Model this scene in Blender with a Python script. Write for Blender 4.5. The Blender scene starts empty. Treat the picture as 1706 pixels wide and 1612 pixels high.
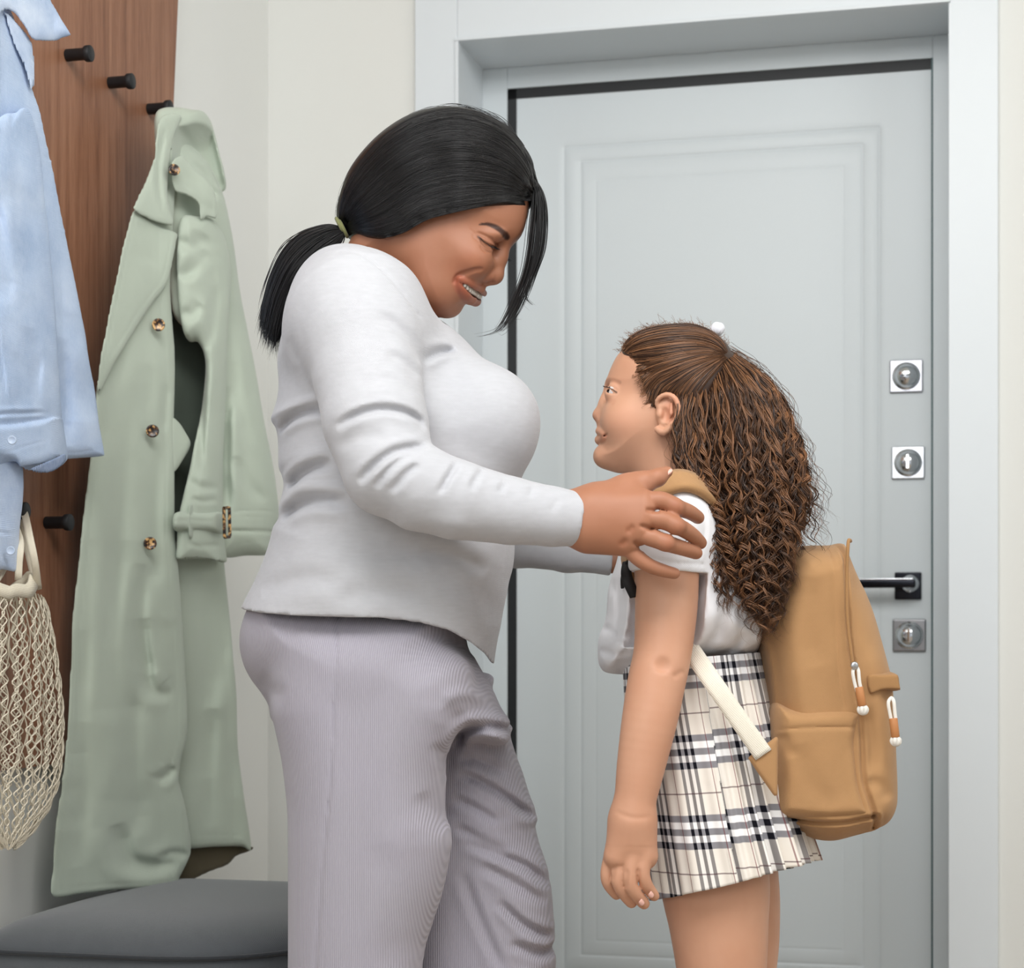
import bpy, math, random
import numpy as np
from mathutils import Vector, Matrix
rng = np.random.default_rng(7)
random.seed(7)
S = bpy.context.scene
COL = S.collection
# ---------------------------------------------------------------- camera, light, exposure
FPX, CX, HZ, CAMZ = 3168.0, 853.0, 1075.0, 0.90      # focal length in pixels of the 1706x1612 frame, centre column, horizon row, eye height
cam = bpy.data.cameras.new('camera'); camo = bpy.data.objects.new('camera', cam); COL.objects.link(camo)
cam.sensor_fit = 'HORIZONTAL'; cam.sensor_width = 36; cam.lens = 36 * FPX / 1706
cam.shift_y = (HZ - 806) / 1706
camo.location = (0, 0, CAMZ); camo.rotation_euler = (math.pi / 2, 0, 0)
cam.dof.use_dof = True; cam.dof.focus_distance = 2.5; cam.dof.aperture_fstop = 7.5
cam.clip_end = 60
S.camera = camo
S.view_settings.view_transform = 'Standard'; S.view_settings.look = 'None'
S.view_settings.gamma = 1; S.view_settings.use_curve_mapping = False
S.view_settings.exposure = 0.42
wd = bpy.data.worlds.new('world'); S.world = wd; wd.use_nodes = True
wd.node_tree.nodes['Background'].inputs[0].default_value = (0.90, 0.95, 1.0, 1)
wd.node_tree.nodes['Background'].inputs[1].default_value = 0.55
YAW = math.radians(-13.95)
VX, VY = math.cos(YAW), math.sin(YAW)                  # unit vector to the right along the door wall
UX, UY = -VY, VX                                       # unit vector into the door wall
CO = (-0.498, 3.884)                                   # the corner of the two walls
def area(name, loc, target, size, energy, color=(1, 1, 1)):
    l = bpy.data.lights.new(name, 'AREA'); l.shape = 'RECTANGLE'; l.size, l.size_y = size; l.energy = energy; l.color = color
    o = bpy.data.objects.new(name, l); COL.objects.link(o); o.location = loc
    o.rotation_euler = (Vector(target) - Vector(loc)).to_track_quat('-Z', 'Y').to_euler()
    return o
area('ceiling_light', (0.15, 1.3, 2.62), (0.25, 2.5, 0.9), (1.8, 1.2), 46, (1, 0.99, 0.975))
area('front_key_light', (-1.3, -1.4, 2.3), (0.2, 2.6, 1.3), (2.2, 1.6), 40, (0.97, 0.985, 1.0))  # unseen key light added high behind the camera, not an actual window
area('side_fill_light', (2.2, 1.4, 2.1), (-0.5, 3.2, 1.4), (1.4, 1.4), 16, (0.98, 0.99, 1.0))  # unseen fill added on the right to brighten the left wall

# ---------------------------------------------------------------- geometry helpers
def P(px, py, D):
    return np.array([(px - CX) / FPX * D, D, CAMZ + (HZ - py) / FPX * D])
def room(a, b, z):
    return (CO[0] + a * VX + b * UX, CO[1] + a * VY + b * UY, z)
def on_back(px, py, b=0.0):
    """point of the plane at depth b behind the door wall seen at this pixel -> (a, z)"""
    k = (px - CX) / FPX
    ox, oy = CO[0] + b * UX, CO[1] + b * UY
    a = (k * oy - ox) / (VX - k * VY)
    return a, CAMZ + (HZ - py) / FPX * (oy + a * VY)
def on_left(px, py, a=0.0):
    k = (px - CX) / FPX
    ox, oy = CO[0] + a * VX, CO[1] + a * VY
    b = (k * oy - ox) / (UX - k * UY)
    return b, CAMZ + (HZ - py) / FPX * (oy + b * UY)

def mesh_obj(name, V, F, mat, parent=None, smooth=True, **props):
    me = bpy.data.meshes.new(name)
    V = np.asarray(V, np.float32)
    if isinstance(F, np.ndarray):
        n, k = F.shape
        me.vertices.add(len(V)); me.vertices.foreach_set('co', V.ravel())
        me.loops.add(n * k); me.loops.foreach_set('vertex_index', F.astype(np.int32).ravel())
        me.polygons.add(n); me.polygons.foreach_set('loop_start', np.arange(0, n * k, k, dtype=np.int32))
        me.update(calc_edges=True)
    else:
        me.from_pydata([tuple(map(float, v)) for v in V], [], F)
    if smooth: me.shade_smooth()
    if mat: me.materials.append(mat)
    o = bpy.data.objects.new(name, me); COL.objects.link(o)
    if parent: o.parent = parent
    for k_, v_ in props.items(): o[k_] = v_
    return o
def empty(name, loc, **props):
    """root Empty; it is moved to its place once its parts are built (see settle)"""
    o = bpy.data.objects.new(name, None); COL.objects.link(o); o.empty_display_size = 0.05
    o['_at'] = list(map(float, loc))
    for k_, v_ in props.items(): o[k_] = v_
    return o
def settle():
    # turn everything so that the room's walls run along the axes
    R = Matrix.Rotation(-YAW, 4, 'Z')
    for me in bpy.data.meshes: me.transform(R)
    for o in S.objects:
        if o.type in ('CAMERA', 'LIGHT'): bpy.context.view_layer.update(); o.matrix_world = R @ o.matrix_world
        if '_at' in o: o['_at'] = list(R @ Vector(o['_at']))
    for o in list(S.objects):
        if o.type == 'EMPTY' and '_at' in o:
            at = Vector(o['_at']); del o['_at']
            o.location = at
            for c in o.children: c.location = c.location - at
BV = [(-1,-1,-1),(1,-1,-1),(1,1,-1),(-1,1,-1),(-1,-1,1),(1,-1,1),(1,1,1),(-1,1,1)]
BF = [(0,3,2,1),(4,5,6,7),(0,1,5,4),(1,2,6,5),(2,3,7,6),(3,0,4,7)]
class MB:
    """collects primitives into one mesh"""
    def __init__(s): s.V = []; s.F = []
    def add(s, V, F):
        n = len(s.V); s.V += [tuple(map(float, v)) for v in V]; s.F += [tuple(i + n for i in f) for f in F]; return s
    def rbox(s, a0, a1, b0, b1, z0, z1):
        """box given in the room's own axes"""
        V = [room(a0 if x < 0 else a1, b0 if y < 0 else b1, z0 if z < 0 else z1) for x, y, z in BV]
        return s.add(V, BF)
    def prism(s, poly, n):
        """closed polygon of 3D points extruded by vector n"""
        m = len(poly); n = np.array(n)
        V = [np.array(p) for p in poly] + [np.array(p) + n for p in poly]
        F = [tuple(range(m))[::-1], tuple(range(m, 2 * m))] + [(i, (i + 1) % m, (i + 1) % m + m, i + m) for i in range(m)]
        return s.add(V, F)
    def lathe(s, o, ax, prof, seg=32):
        """profile [(radius, height)] turned about axis ax from point o"""
        ax = np.array(ax, float); ax /= np.linalg.norm(ax)
        t = np.array([0, 0, 1.0]) if abs(ax[2]) < .9 else np.array([1.0, 0, 0])
        e1 = np.cross(ax, t); e1 /= np.linalg.norm(e1); e2 = np.cross(ax, e1)
        V = []; F = []
        for r, h in prof:
            for i in range(seg):
                w = 2 * math.pi * i / seg
                V.append(np.array(o) + ax * h + r * (math.cos(w) * e1 + math.sin(w) * e2))
        for j in range(len(prof) - 1):
            for i in range(seg):
                k = (i + 1) % seg
                F.append((j * seg + i, j * seg + k, (j + 1) * seg + k, (j + 1) * seg + i))
        F.append(tuple(range(seg))[::-1]); F.append(tuple((len(prof) - 1) * seg + i for i in range(seg)))
        return s.add(V, F)
    def tube(s, pts, r, seg=8):
        V, F = tubes([np.array(pts, float)], [r], seg); 
        return s.add(V, [tuple(f) for f in F])
    def build(s, name, mat, parent=None, smooth=False, bevel=0, **props):
        o = mesh_obj(name, s.V, s.F, mat, parent, smooth, **props)
        if bevel:
            m = o.modifiers.new('bevel', 'BEVEL'); m.width = bevel; m.segments = 3; m.limit_method = 'ANGLE'
            m.angle_limit = math.radians(35)
            o.data.shade_smooth()
            w = o.modifiers.new('wn', 'WEIGHTED_NORMAL'); w.keep_sharp = True
        return o
def tubes(paths, radii, seg=3, taper=0.0):
    """many round strands of equal point count: paths list of (n,3) -> V, F arrays; closed by tapering"""
    A = np.asarray(paths, np.float64)                     # (m,n,3)
    m, n, _ = A.shape
    T = np.gradient(A, axis=1); T /= np.linalg.norm(T, axis=2, keepdims=True) + 1e-12
    ref = np.tile(np.array([0.13, -0.97, 0.2]), (m, n, 1))
    bad = np.abs((T * ref).sum(2)) > .95
    ref[bad] = (1, 0, 0)
    E1 = np.cross(T, ref); E1 /= np.linalg.norm(E1, axis=2, keepdims=True) + 1e-12
    E2 = np.cross(T, E1)
    R = np.asarray(radii, float)
    R = np.broadcast_to(R[:, None] if R.ndim == 1 else R, (m, n)).copy()
    if taper:
        t = np.linspace(0, 1, n); R = R * np.clip((1 - t) / taper, .08, 1)
    w = 2 * np.pi * np.arange(seg) / seg
    V = A[:, :, None, :] + R[:, :, None, None] * (np.cos(w)[None, None, :, None] * E1[:, :, None, :] + np.sin(w)[None, None, :, None] * E2[:, :, None, :])
    V = V.reshape(-1, 3)
    i, j, k = np.meshgrid(np.arange(m), np.arange(n - 1), np.arange(seg), indexing='ij')
    k2 = (k + 1) % seg; b = i * n * seg
    F = np.stack([b + j * seg + k, b + j * seg + k2, b + (j + 1) * seg + k2, b + (j + 1) * seg + k], -1).reshape(-1, 4)
    return V, F
def spline(pts, n=12, closed=False):
    """Catmull-Rom through points; returns dense polyline"""
    p = np.asarray(pts, float); m = len(p); out = []
    t = np.linspace(0, 1, n, endpoint=False)[:, None]
    rngi = range(m) if closed else range(m - 1)
    for i in rngi:
        if closed: a, b, c, d = p[(i - 1) % m], p[i], p[(i + 1) % m], p[(i + 2) % m]
        else: a, b, c, d = p[max(i - 1, 0)], p[i], p[i + 1], p[min(i + 2, m - 1)]
        out.append(.5 * ((2 * b) + (c - a) * t + (2 * a - 5 * b + 4 * c - d) * t * t + (3 * b - a - 3 * c + d) * t ** 3))
    if not closed: out.append(p[-1:])
    return np.concatenate(out)
def resample(pl, n):
    d = np.r_[0, np.cumsum(np.linalg.norm(np.diff(pl, axis=0), axis=1))]
    s = np.linspace(0, d[-1], n)
    return np.stack([np.interp(s, d, pl[:, k]) for k in range(pl.shape[1])], 1)
def seg_dist(Q, pl):
    """distance of points Q (...,2) to open polyline pl, also arc position 0..1"""
    best = np.full(Q.shape[:-1], 1e9, np.float32); pos = np.zeros_like(best)
    L = np.r_[0, np.cumsum(np.linalg.norm(np.diff(pl, axis=0), axis=1))]; tot = L[-1]
    for i in range(len(pl) - 1):
        a, b = pl[i], pl[i + 1]; ab = b - a; l2 = ab @ ab + 1e-18
        t = np.clip(((Q - a) @ ab) / l2, 0, 1)
        d = np.hypot(Q[..., 0] - a[0] - t * ab[0], Q[..., 1] - a[1] - t * ab[1])
        m = d < best
        best = np.where(m, d, best); pos = np.where(m, (L[i] + t * math.sqrt(l2)) / tot, pos)
    return best, pos
def poly_sd(Q, poly):
    """signed distance (negative inside) of points to a closed 2D polygon"""
    pl = np.vstack([poly, poly[:1]])
    d, _ = seg_dist(Q, pl)
    ins = np.zeros(Q.shape[:-1], bool); x, y = Q[..., 0], Q[..., 1]
    for i in range(len(pl) - 1):
        (x0, y0), (x1, y1) = pl[i], pl[i + 1]
        if y0 == y1: continue
        c = ((y0 > y) != (y1 > y)) & (x < (x1 - x0) * (y - y0) / (y1 - y0) + x0)
        ins ^= c
    return np.where(ins, -d, d).astype(np.float32)
def smin(a, b, k):
    if k <= 0: return np.minimum(a, b)
    h = np.maximum(k - np.abs(a - b), 0) / k
    return np.minimum(a, b) - h * h * k * .25
def smax(a, b, k): return -smin(-a, -b, k)

class Vol:
    """signed distance volume; x right, y away from the camera, z up"""
    def __init__(s, lo, hi, h):
        s.lo = np.array(lo, float); s.h = h
        s.n = (np.ceil((np.array(hi) - s.lo) / h)).astype(int) + 1
        s.ax = [s.lo[i] + h * np.arange(s.n[i]) for i in range(3)]
        s.f = np.full(s.n, .06, np.float32)
    def box(s, lo, hi, pad):
        sl = []
        for i in range(3):
            a = max(0, int(math.floor((lo[i] - pad - s.lo[i]) / s.h))); b = min(s.n[i], int(math.ceil((hi[i] + pad - s.lo[i]) / s.h)) + 1)
            if b <= a: return None
            sl.append(slice(a, b))
        return tuple(sl)
    def grid(s, sl):
        return (s.ax[0][sl[0]][:, None, None].astype(np.float32), s.ax[1][sl[1]][None, :, None].astype(np.float32), s.ax[2][sl[2]][None, None, :].astype(np.float32))
    def put(s, sl, d, k, op='u'):
        if op == 'u': s.f[sl] = smin(s.f[sl], d, k)
        elif op == 's': s.f[sl] = smax(s.f[sl], -d, k)
        elif op == 'i': s.f[sl] = smax(s.f[sl], d, k)
        return s
    def cone(s, a, b, ra, rb=None, k=.01, op='u', flat=None):
        rb = ra if rb is None else rb; a = np.array(a, float); b = np.array(b, float)
        pad = max(ra, rb) + k + 3 * s.h
        sl = s.box(np.minimum(a, b), np.maximum(a, b), pad)
        if sl is None: return s
        X, Y, Z = s.grid(sl); ab = b - a; l2 = ab @ ab + 1e-12
        px, py, pz = X - a[0], Y - a[1], Z - a[2]
        t = np.clip((px * ab[0] + py * ab[1] + pz * ab[2]) / l2, 0, 1)
        d = np.sqrt((px - t * ab[0]) ** 2 + (py - t * ab[1]) ** 2 + (pz - t * ab[2]) ** 2) - (ra + (rb - ra) * t)
        return s.put(sl, d, k, op)
    def chain(s, pts, rad, k=.012, op='u'):
        for i in range(len(pts) - 1): s.cone(pts[i], pts[i + 1], rad[i], rad[i + 1], k, op)
        return s
    def limb(s, pts, rad, k=.01, n=5, op='u'):
        q = spline(np.c_[np.array(pts, float), np.array(rad, float)], n)
        for i in range(len(q) - 1): s.cone(q[i, :3], q[i + 1, :3], q[i, 3], q[i + 1, 3], k if i == 0 else .0012, op)
        return s
    def cut(s, p, n, R, depth, k=.001):
        """flat-ended bore: removes what lies beyond the plane (p, n) within radius R and depth"""
        p = np.array(p, float); n = np.array(n, float); n /= np.linalg.norm(n); e = p + n * depth
        sl = s.box(np.minimum(p, e) - R, np.maximum(p, e) + R, 2 * s.h)
        if sl is None: return s
        X, Y, Z = s.grid(sl); X, Y, Z = X - p[0], Y - p[1], Z - p[2]; h = X * n[0] + Y * n[1] + Z * n[2]
        rad = np.sqrt(np.maximum(X * X + Y * Y + Z * Z - h * h, 0))
        d = np.maximum(np.maximum(-h, h - depth), rad - R)
        return s.put(sl, d, k, 's')
    def ell(s, c, r, k=.01, op='u', rot=None):
        """ellipsoid; rot = 3x3 with the ellipsoid's axes as rows"""
        c = np.array(c, float); r = np.array(r, float)
        rr = r if rot is None else np.full(3, r.max())
        sl = s.box(c - rr, c + rr, k + 3 * s.h)
        if sl is None: return s
        X, Y, Z = s.grid(sl); p = [X - c[0], Y - c[1], Z - c[2]]
        if rot is not None: p = [rot[i][0] * p[0] + rot[i][1] * p[1] + rot[i][2] * p[2] for i in range(3)]
        k0 = np.sqrt((p[0] / r[0]) ** 2 + (p[1] / r[1]) ** 2 + (p[2] / r[2]) ** 2) + 1e-9
        k1 = np.sqrt((p[0] / r[0] ** 2) ** 2 + (p[1] / r[1] ** 2) ** 2 + (p[2] / r[2] ** 2) ** 2) + 1e-9
        return s.put(sl, np.broadcast_to(k0 * (k0 - 1) / k1, s.f[sl].shape), k, op)
    def slab(s, poly, D, T, W, k=.01, op='u', yc=None, stitch=0):
        """silhouette polygon (x,z) inflated across y: rounded over T at the rim, half width W (number or function of x,z arrays), about y = D (+ yc(x,z))"""
        Wm = W if np.isscalar(W) else W(np.array([[0.]]), np.array([[1.]])).max() * 0 + .35
        lo = (poly[:, 0].min(), D - Wm - .05 * (yc is not None), poly[:, 1].min()); hi = (poly[:, 0].max(), D + Wm + .05 * (yc is not None), poly[:, 1].max())
        sl = tuple(slice(0, n) for n in s.n) if op == 'i' else s.box(lo, hi, k + 3 * s.h)
        if sl is None: return s
        X, Y, Z = s.grid(sl)
        Q = np.stack(np.broadcast_arrays(X[:, 0, :], Z[:, 0, :]), -1)
        d2 = poly_sd(Q, poly)
        Wv = np.full(d2.shape, W, np.float32) if np.isscalar(W) else W(Q[..., 0], Q[..., 1]).astype(np.float32)
        yy = Y - D - (0 if yc is None else yc(Q[..., 0], Q[..., 1])[:, None, :])
        t = np.maximum(0, 1 + d2 / T)[:, None, :]; w = yy / Wv[:, None, :]
        q = np.sqrt(t * t + w * w)
        m = np.minimum(T, Wv)[:, None, :]
        # distance-like scaling: along x/z by T, along y by W
        g = np.sqrt((t / T) ** 2 + (w / Wv[:, None, :]) ** 2) / np.maximum(q, 1e-4)
        d = (q - 1) / np.maximum(g, 1e-3)
        if stitch: d = d + (.0013 * np.exp(-((d2 + stitch) / .0016) ** 2))[:, None, :]
        d = np.clip(d, -.06, .06)
        return s.put(sl, d, k, op)
    def warp_add(s, fn, lo=None, hi=None):
        """f += fn(X,Y,Z) near the surface"""
        sl = tuple(slice(0, n) for n in s.n) if lo is None else s.box(lo, hi, 0)
        X, Y, Z = s.grid(sl); s.f[sl] += fn(X, Y, Z); return s
    def crease(s, pl, depth, width, yc, near=True, ends=True, asym=0.0):
        """groove (depth>0) or ridge (<0) along a polyline given in (x,z), only on the side y<yc"""
        pl = np.asarray(pl, float); lo = (pl[:, 0].min(), -9, pl[:, 1].min()); hi = (pl[:, 0].max(), 9, pl[:, 1].max())
        sl = s.box(lo, hi, width * 2.6)
        if sl is None: return s
        X, Y, Z = s.grid(sl)
        Q = np.stack(np.broadcast_arrays(X[:, 0, :], Z[:, 0, :]), -1)
        d, pos = seg_dist(Q, pl)
        g = np.exp(-(d / width) ** 2)
        if asym:  # puffed rim on both sides of the groove
            g = g - asym * np.exp(-((d - 1.9 * width) / (1.1 * width)) ** 2)
        if ends: g = g * np.clip(np.minimum(pos, 1 - pos) * 5, 0, 1) ** .7
        side = 1 / (1 + np.exp(np.clip((Y - yc) / .012, -30, 30))) if near else 1
        s.f[sl] += (depth * g)[:, None, :] * side
        return s
    def noise(s, amp, scale, seed=0, stretch=(1, 1, 1)):
        """cheap smooth waviness built of a few rotated sines"""
        r = np.random.default_rng(seed); X, Y, Z = s.grid(tuple(slice(0, n) for n in s.n))
        tot = 0
        for i in range(5):
            v = r.normal(size=3); v /= np.linalg.norm(v); v = v * np.array(stretch) * scale * (0.6 + .35 * i); ph = r.uniform(0, 6.28)
            tot = tot + np.sin(X * v[0] + Y * v[1] + Z * v[2] + ph + 1.3 * np.sin(X * v[2] * .7 - Z * v[0] * .6 + ph)) / (1 + .5 * i)
        s.f += (amp * tot / 2).astype(np.float32); return s
    def mesh(s):
        f = s.f; b = f < 0
        c = [b[i:b.shape[0] - 1 + i, j:b.shape[1] - 1 + j, k:b.shape[2] - 1 + k] for i in (0, 1) for j in (0, 1) for k in (0, 1)]
        al = c[0].copy(); an = c[0].copy()
        for q in c[1:]: al &= q; an |= q
        act = an & ~al
        idx = np.argwhere(act)
        ids = np.full(act.shape, -1, np.int32); ids[act] = np.arange(len(idx), dtype=np.int32)
        off = np.array([(i, j, k) for i in (0, 1) for j in (0, 1) for k in (0, 1)])
        vals = np.stack([f[idx[:, 0] + o[0], idx[:, 1] + o[1], idx[:, 2] + o[2]] for o in off], 1)
        acc = np.zeros((len(idx), 3)); cnt = np.zeros(len(idx))
        for p in range(8):
            for q in range(p + 1, 8):
                if abs(off[p] - off[q]).sum() != 1: continue
                m = (vals[:, p] < 0) != (vals[:, q] < 0)
                t = vals[m, p] / (vals[m, p] - vals[m, q])
                acc[m] += off[p] + t[:, None] * (off[q] - off[p]); cnt[m] += 1
        V = s.lo + s.h * (idx + acc / cnt[:, None])
        F = []
        for a in range(3):
            sh = [slice(None)] * 3; sh2 = [slice(None)] * 3
            sh[a] = slice(0, -1); sh2[a] = slice(1, None)
            x = b[tuple(sh)] != b[tuple(sh2)]
            e = np.argwhere(x)
            u, v = (a + 1) % 3, (a + 2) % 3
            e = e[(e[:, u] > 0) & (e[:, v] > 0) & (e[:, u] < s.n[u] - 1) & (e[:, v] < s.n[v] - 1)]
            du = np.zeros(3, int); du[u] = 1; dv = np.zeros(3, int); dv[v] = 1
            g = lambda t: ids[t[:, 0], t[:, 1], t[:, 2]]
            q = np.stack([g(e - du - dv), g(e - dv), g(e), g(e - du)], 1)
            fl = b[e[:, 0], e[:, 1], e[:, 2]]
            q[~fl] = q[~fl][:, ::-1]
            F.append(q)
        F = np.concatenate(F); F = F[(F >= 0).all(1)]
        return V, F
def poly_px(pts, D, n=8, smooth=True):
    """pixel outline -> dense (x,z) polygon at depth D"""
    p = np.array(pts, float)
    if smooth: p = spline(p, n, True)
    q = P(0, 0, D)
    return np.stack([(p[:, 0] - CX) / FPX * D, CAMZ + (HZ - p[:, 1]) / FPX * D], 1)
def line_px(pts, D, n=6):
    p = spline(np.array(pts, float), n)
    return np.stack([(p[:, 0] - CX) / FPX * D, CAMZ + (HZ - p[:, 1]) / FPX * D], 1)
def join(*VF):
    V = []; F = []; n = 0
    for v, f in VF: V.append(v); F.append(f + n); n += len(v)
    return np.concatenate(V), np.concatenate(F)
def crop_outline(V, F, keep):
    """keep only faces whose vertices are all kept"""
    m = keep[F].all(1); F = F[m]; used = np.zeros(len(V), bool); used[F.ravel()] = True
    new = np.cumsum(used) - 1
    return V[used], new[F]
def color_attr(o, rgb):
    a = o.data.color_attributes.new('tint', 'FLOAT_COLOR', 'POINT')
    c = np.ones((len(rgb), 4), np.float32); c[:, :3] = rgb; a.data.foreach_set('color', c.ravel())

# ---------------------------------------------------------------- materials
def srgb(r, g, b):
    f = lambda c: (c / 255) / 12.92 if c <= 10 else ((c / 255 + .055) / 1.055) ** 2.4
    return (f(r), f(g), f(b), 1)
class NT:
    def __init__(s, name):
        s.m = bpy.data.materials.new(name); s.m.use_nodes = True; s.t = s.m.node_tree; s.b = s.t.nodes['Principled BSDF']; s._tc = None
    def n(s, typ, ins=None, **kw):
        x = s.t.nodes.new(typ)
        for k, v in kw.items(): setattr(x, k, v)
        for k, v in (ins or {}).items():
            if hasattr(v, 'bl_rna') and isinstance(v, bpy.types.NodeSocket): s.t.links.new(v, x.inputs[k])
            else: x.inputs[k].default_value = v
        return x
    def link(s, a, b): s.t.links.new(a, b)
    def tc(s, out='Object'):
        if not s._tc: s._tc = s.n('ShaderNodeTexCoord')
        return s._tc.outputs[out]
    def math(s, op, a, b=0.0, c=None):
        ins = {0: a, 1: b}
        if c is not None: ins[2] = c
        return s.n('ShaderNodeMath', ins, operation=op).outputs[0]
    def mix(s, f, a, b, blend='MIX'):
        x = s.n('ShaderNodeMix', data_type='RGBA', blend_type=blend)
        for k, v in ((0, f), (6, a), (7, b)):
            if isinstance(v, bpy.types.NodeSocket): s.link(v, x.inputs[k])
            else: x.inputs[k].default_value = v
        return x.outputs[2]
    def noise(s, scale, detail=2, vec=None, stretch=None, rough=.5):
        v = vec or s.tc()
        if stretch: v = s.n('ShaderNodeMapping', {0: v, 3: stretch}).outputs[0]
        return s.n('ShaderNodeTexNoise', {'Vector': v, 'Scale': scale, 'Detail': detail, 'Roughness': rough}).outputs[0]
    def ramp(s, f, stops):
        r = s.n('ShaderNodeValToRGB', {0: f}); e = r.color_ramp.elements
        while len(e) < len(stops): e.new(.5)
        for i, (p, c) in enumerate(stops): e[i].position = p; e[i].color = c
        return r.outputs[0]
    def bump(s, h, strength=.3, dist=.001):
        x = s.n('ShaderNodeBump', {'Height': h, 'Strength': strength, 'Distance': dist}); s.link(x.outputs[0], s.b.inputs['Normal']); return s
    def done(s, color=None, rough=.6, spec=.4, **kw):
        if color is not None:
            if isinstance(color, bpy.types.NodeSocket): s.link(color, s.b.inputs['Base Color'])
            else: s.b.inputs['Base Color'].default_value = color
        s.b.inputs['Roughness'].default_value = rough; s.b.inputs['Specular IOR Level'].default_value = spec
        for k, v in kw.items(): s.b.inputs[k.replace('_', ' ')].default_value = v
        return s.m
def plain(name, rgb, rough=.6, var=.04, scale=8, bump=0, bscale=400, spec=.4, **kw):
    t = NT(name); c = srgb(*rgb)
    d = tuple(max(0, x * (1 - var * 2)) for x in c[:3]) + (1,)
    col = t.mix(t.noise(scale, 3), d, c)
    if bump: t.bump(t.noise(bscale, 2), bump, .0008)
    return t.done(col, rough, spec, **kw)
def fabric(name, rgb, var=.05, weave=900, bump=.25, rough=.9, mottle=30, stretch=None, sheen=.25, wr=0.0, wrs=16):
    t = NT(name); c = srgb(*rgb); d = tuple(x * (1 - var * 2.5) for x in c[:3]) + (1,)
    col = t.mix(t.noise(mottle, 4, stretch=stretch), d, c)
    x = t.n('ShaderNodeSeparateXYZ', {0: t.tc()}).outputs
    w = t.math('MULTIPLY', t.math('SINE', t.math('MULTIPLY', x[0], weave * 4.0)), t.math('SINE', t.math('MULTIPLY', x[2], weave * 4.0)))
    if wr:
        a_ = t.noise(wrs, 2.5, stretch=(1, 1, .6), rough=.45)
        bb = t.n('ShaderNodeBump', {'Height': a_, 'Strength': 1.0, 'Distance': wr})
        b2 = t.n('ShaderNodeBump', {'Height': t.math('ADD', w, t.noise(weave, 2)), 'Strength': bump, 'Distance': .0004, 'Normal': bb.outputs[0]}); t.link(b2.outputs[0], t.b.inputs['Normal'])
    else: t.bump(t.math('ADD', w, t.noise(weave, 2)), bump, .0004)
    t.b.inputs['Sheen Weight'].default_value = sheen; t.b.inputs['Sheen Roughness'].default_value = .5
    return t.done(col, rough, .2)
# ================================================================ the room
m_wall = plain('wall_paint', (222, 223, 219), .75, .015, 3, .06, 250)
m_wall2 = plain('side_wall_paint', (232, 233, 230), .75, .015, 3, .06, 250)
m_casing = plain('casing_lacquer', (216, 222, 226), .38, .01, 5)
m_door = plain('door_lacquer', (203, 210, 213), .42, .012, 4, .04, 500)
m_rubber = plain('black_gasket', (16, 19, 22), .5)
m_gap = plain('door_edge_seal', (70, 96, 98), .5)
m_chrome = NT('chrome').done(srgb(215, 217, 220), .08, .5, Metallic=1.0)
m_satin = NT('satin_nickel').done(srgb(196, 198, 202), .28, .5, Metallic=1.0)
m_plateA = NT('brushed_plate').done(srgb(176, 176, 182), .3, .5, Metallic=1.0)
m_plateC = NT('dark_brushed_plate').done(srgb(140, 140, 142), .3, .5, Metallic=1.0)
m_dark = NT('black_chrome').done(srgb(38, 39, 44), .15, .5, Metallic=.9)
m_peg = plain('black_peg_metal', (26, 27, 30), .55)
def wood_mat():
    t = NT('walnut_veneer')
    v = t.n('ShaderNodeMapping', {0: t.tc('UV'), 3: (1, 1, 1)}).outputs[0]
    a = t.noise(9, 5, vec=t.n('ShaderNodeMapping', {0: t.tc('UV'), 3: (6, .22, 1)}).outputs[0], rough=.6)
    b = t.noise(60, 3, vec=t.n('ShaderNodeMapping', {0: t.tc('UV'), 3: (10, .35, 1)}).outputs[0], rough=.6)
    c = t.ramp(t.math('ADD', t.math('MULTIPLY', a, .65), t.math('MULTIPLY', b, .35)),
               [(.30, srgb(104, 66, 46)), (.43, srgb(130, 87, 63)), (.53, srgb(146, 102, 77)), (.68, srgb(160, 117, 90))])
    t.bump(b, .12, .0005)
    return t.done(c, .48, .35)
m_wood = wood_mat()
m_floor = plain('floor_laminate', (176, 160, 142), .4, .1, 3)

def structure(mb, name, mat, bevel=0, **kw): return mb.build(name, mat, kind='structure', bevel=bevel, **kw)
ZC = 2.75
floor = structure(MB().rbox(-.12, 3.4, -6.2, .35, -.08, 0), 'floor', m_floor)
structure(MB().rbox(-.12, 3.4, -6.2, .35, ZC, ZC + .08), 'ceiling', m_wall)
# --- door wall with the opening
aL, zT = on_back(762, 66, -.012); aR, _ = on_back(1580, 3, -.012)
_, zTr = on_back(1580, 3, -.012); zT = (zT + zTr) / 2
wb = MB(); wb.rbox(-.12, aL - .01, 0, .30, 0, ZC); wb.rbox(aR + .01, 3.4, 0, .30, 0, ZC); wb.rbox(aL - .01, aR + .01, 0, .30, zT + .01, ZC)
structure(wb, 'wall_back', m_wall)
structure(MB().rbox(-.12, 0, -6.2, 0, 0, ZC), 'wall_left', m_wall2)
structure(MB().rbox(3.28, 3.4, -6.2, 0, 0, ZC), 'wall_right', m_wall2)
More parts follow.
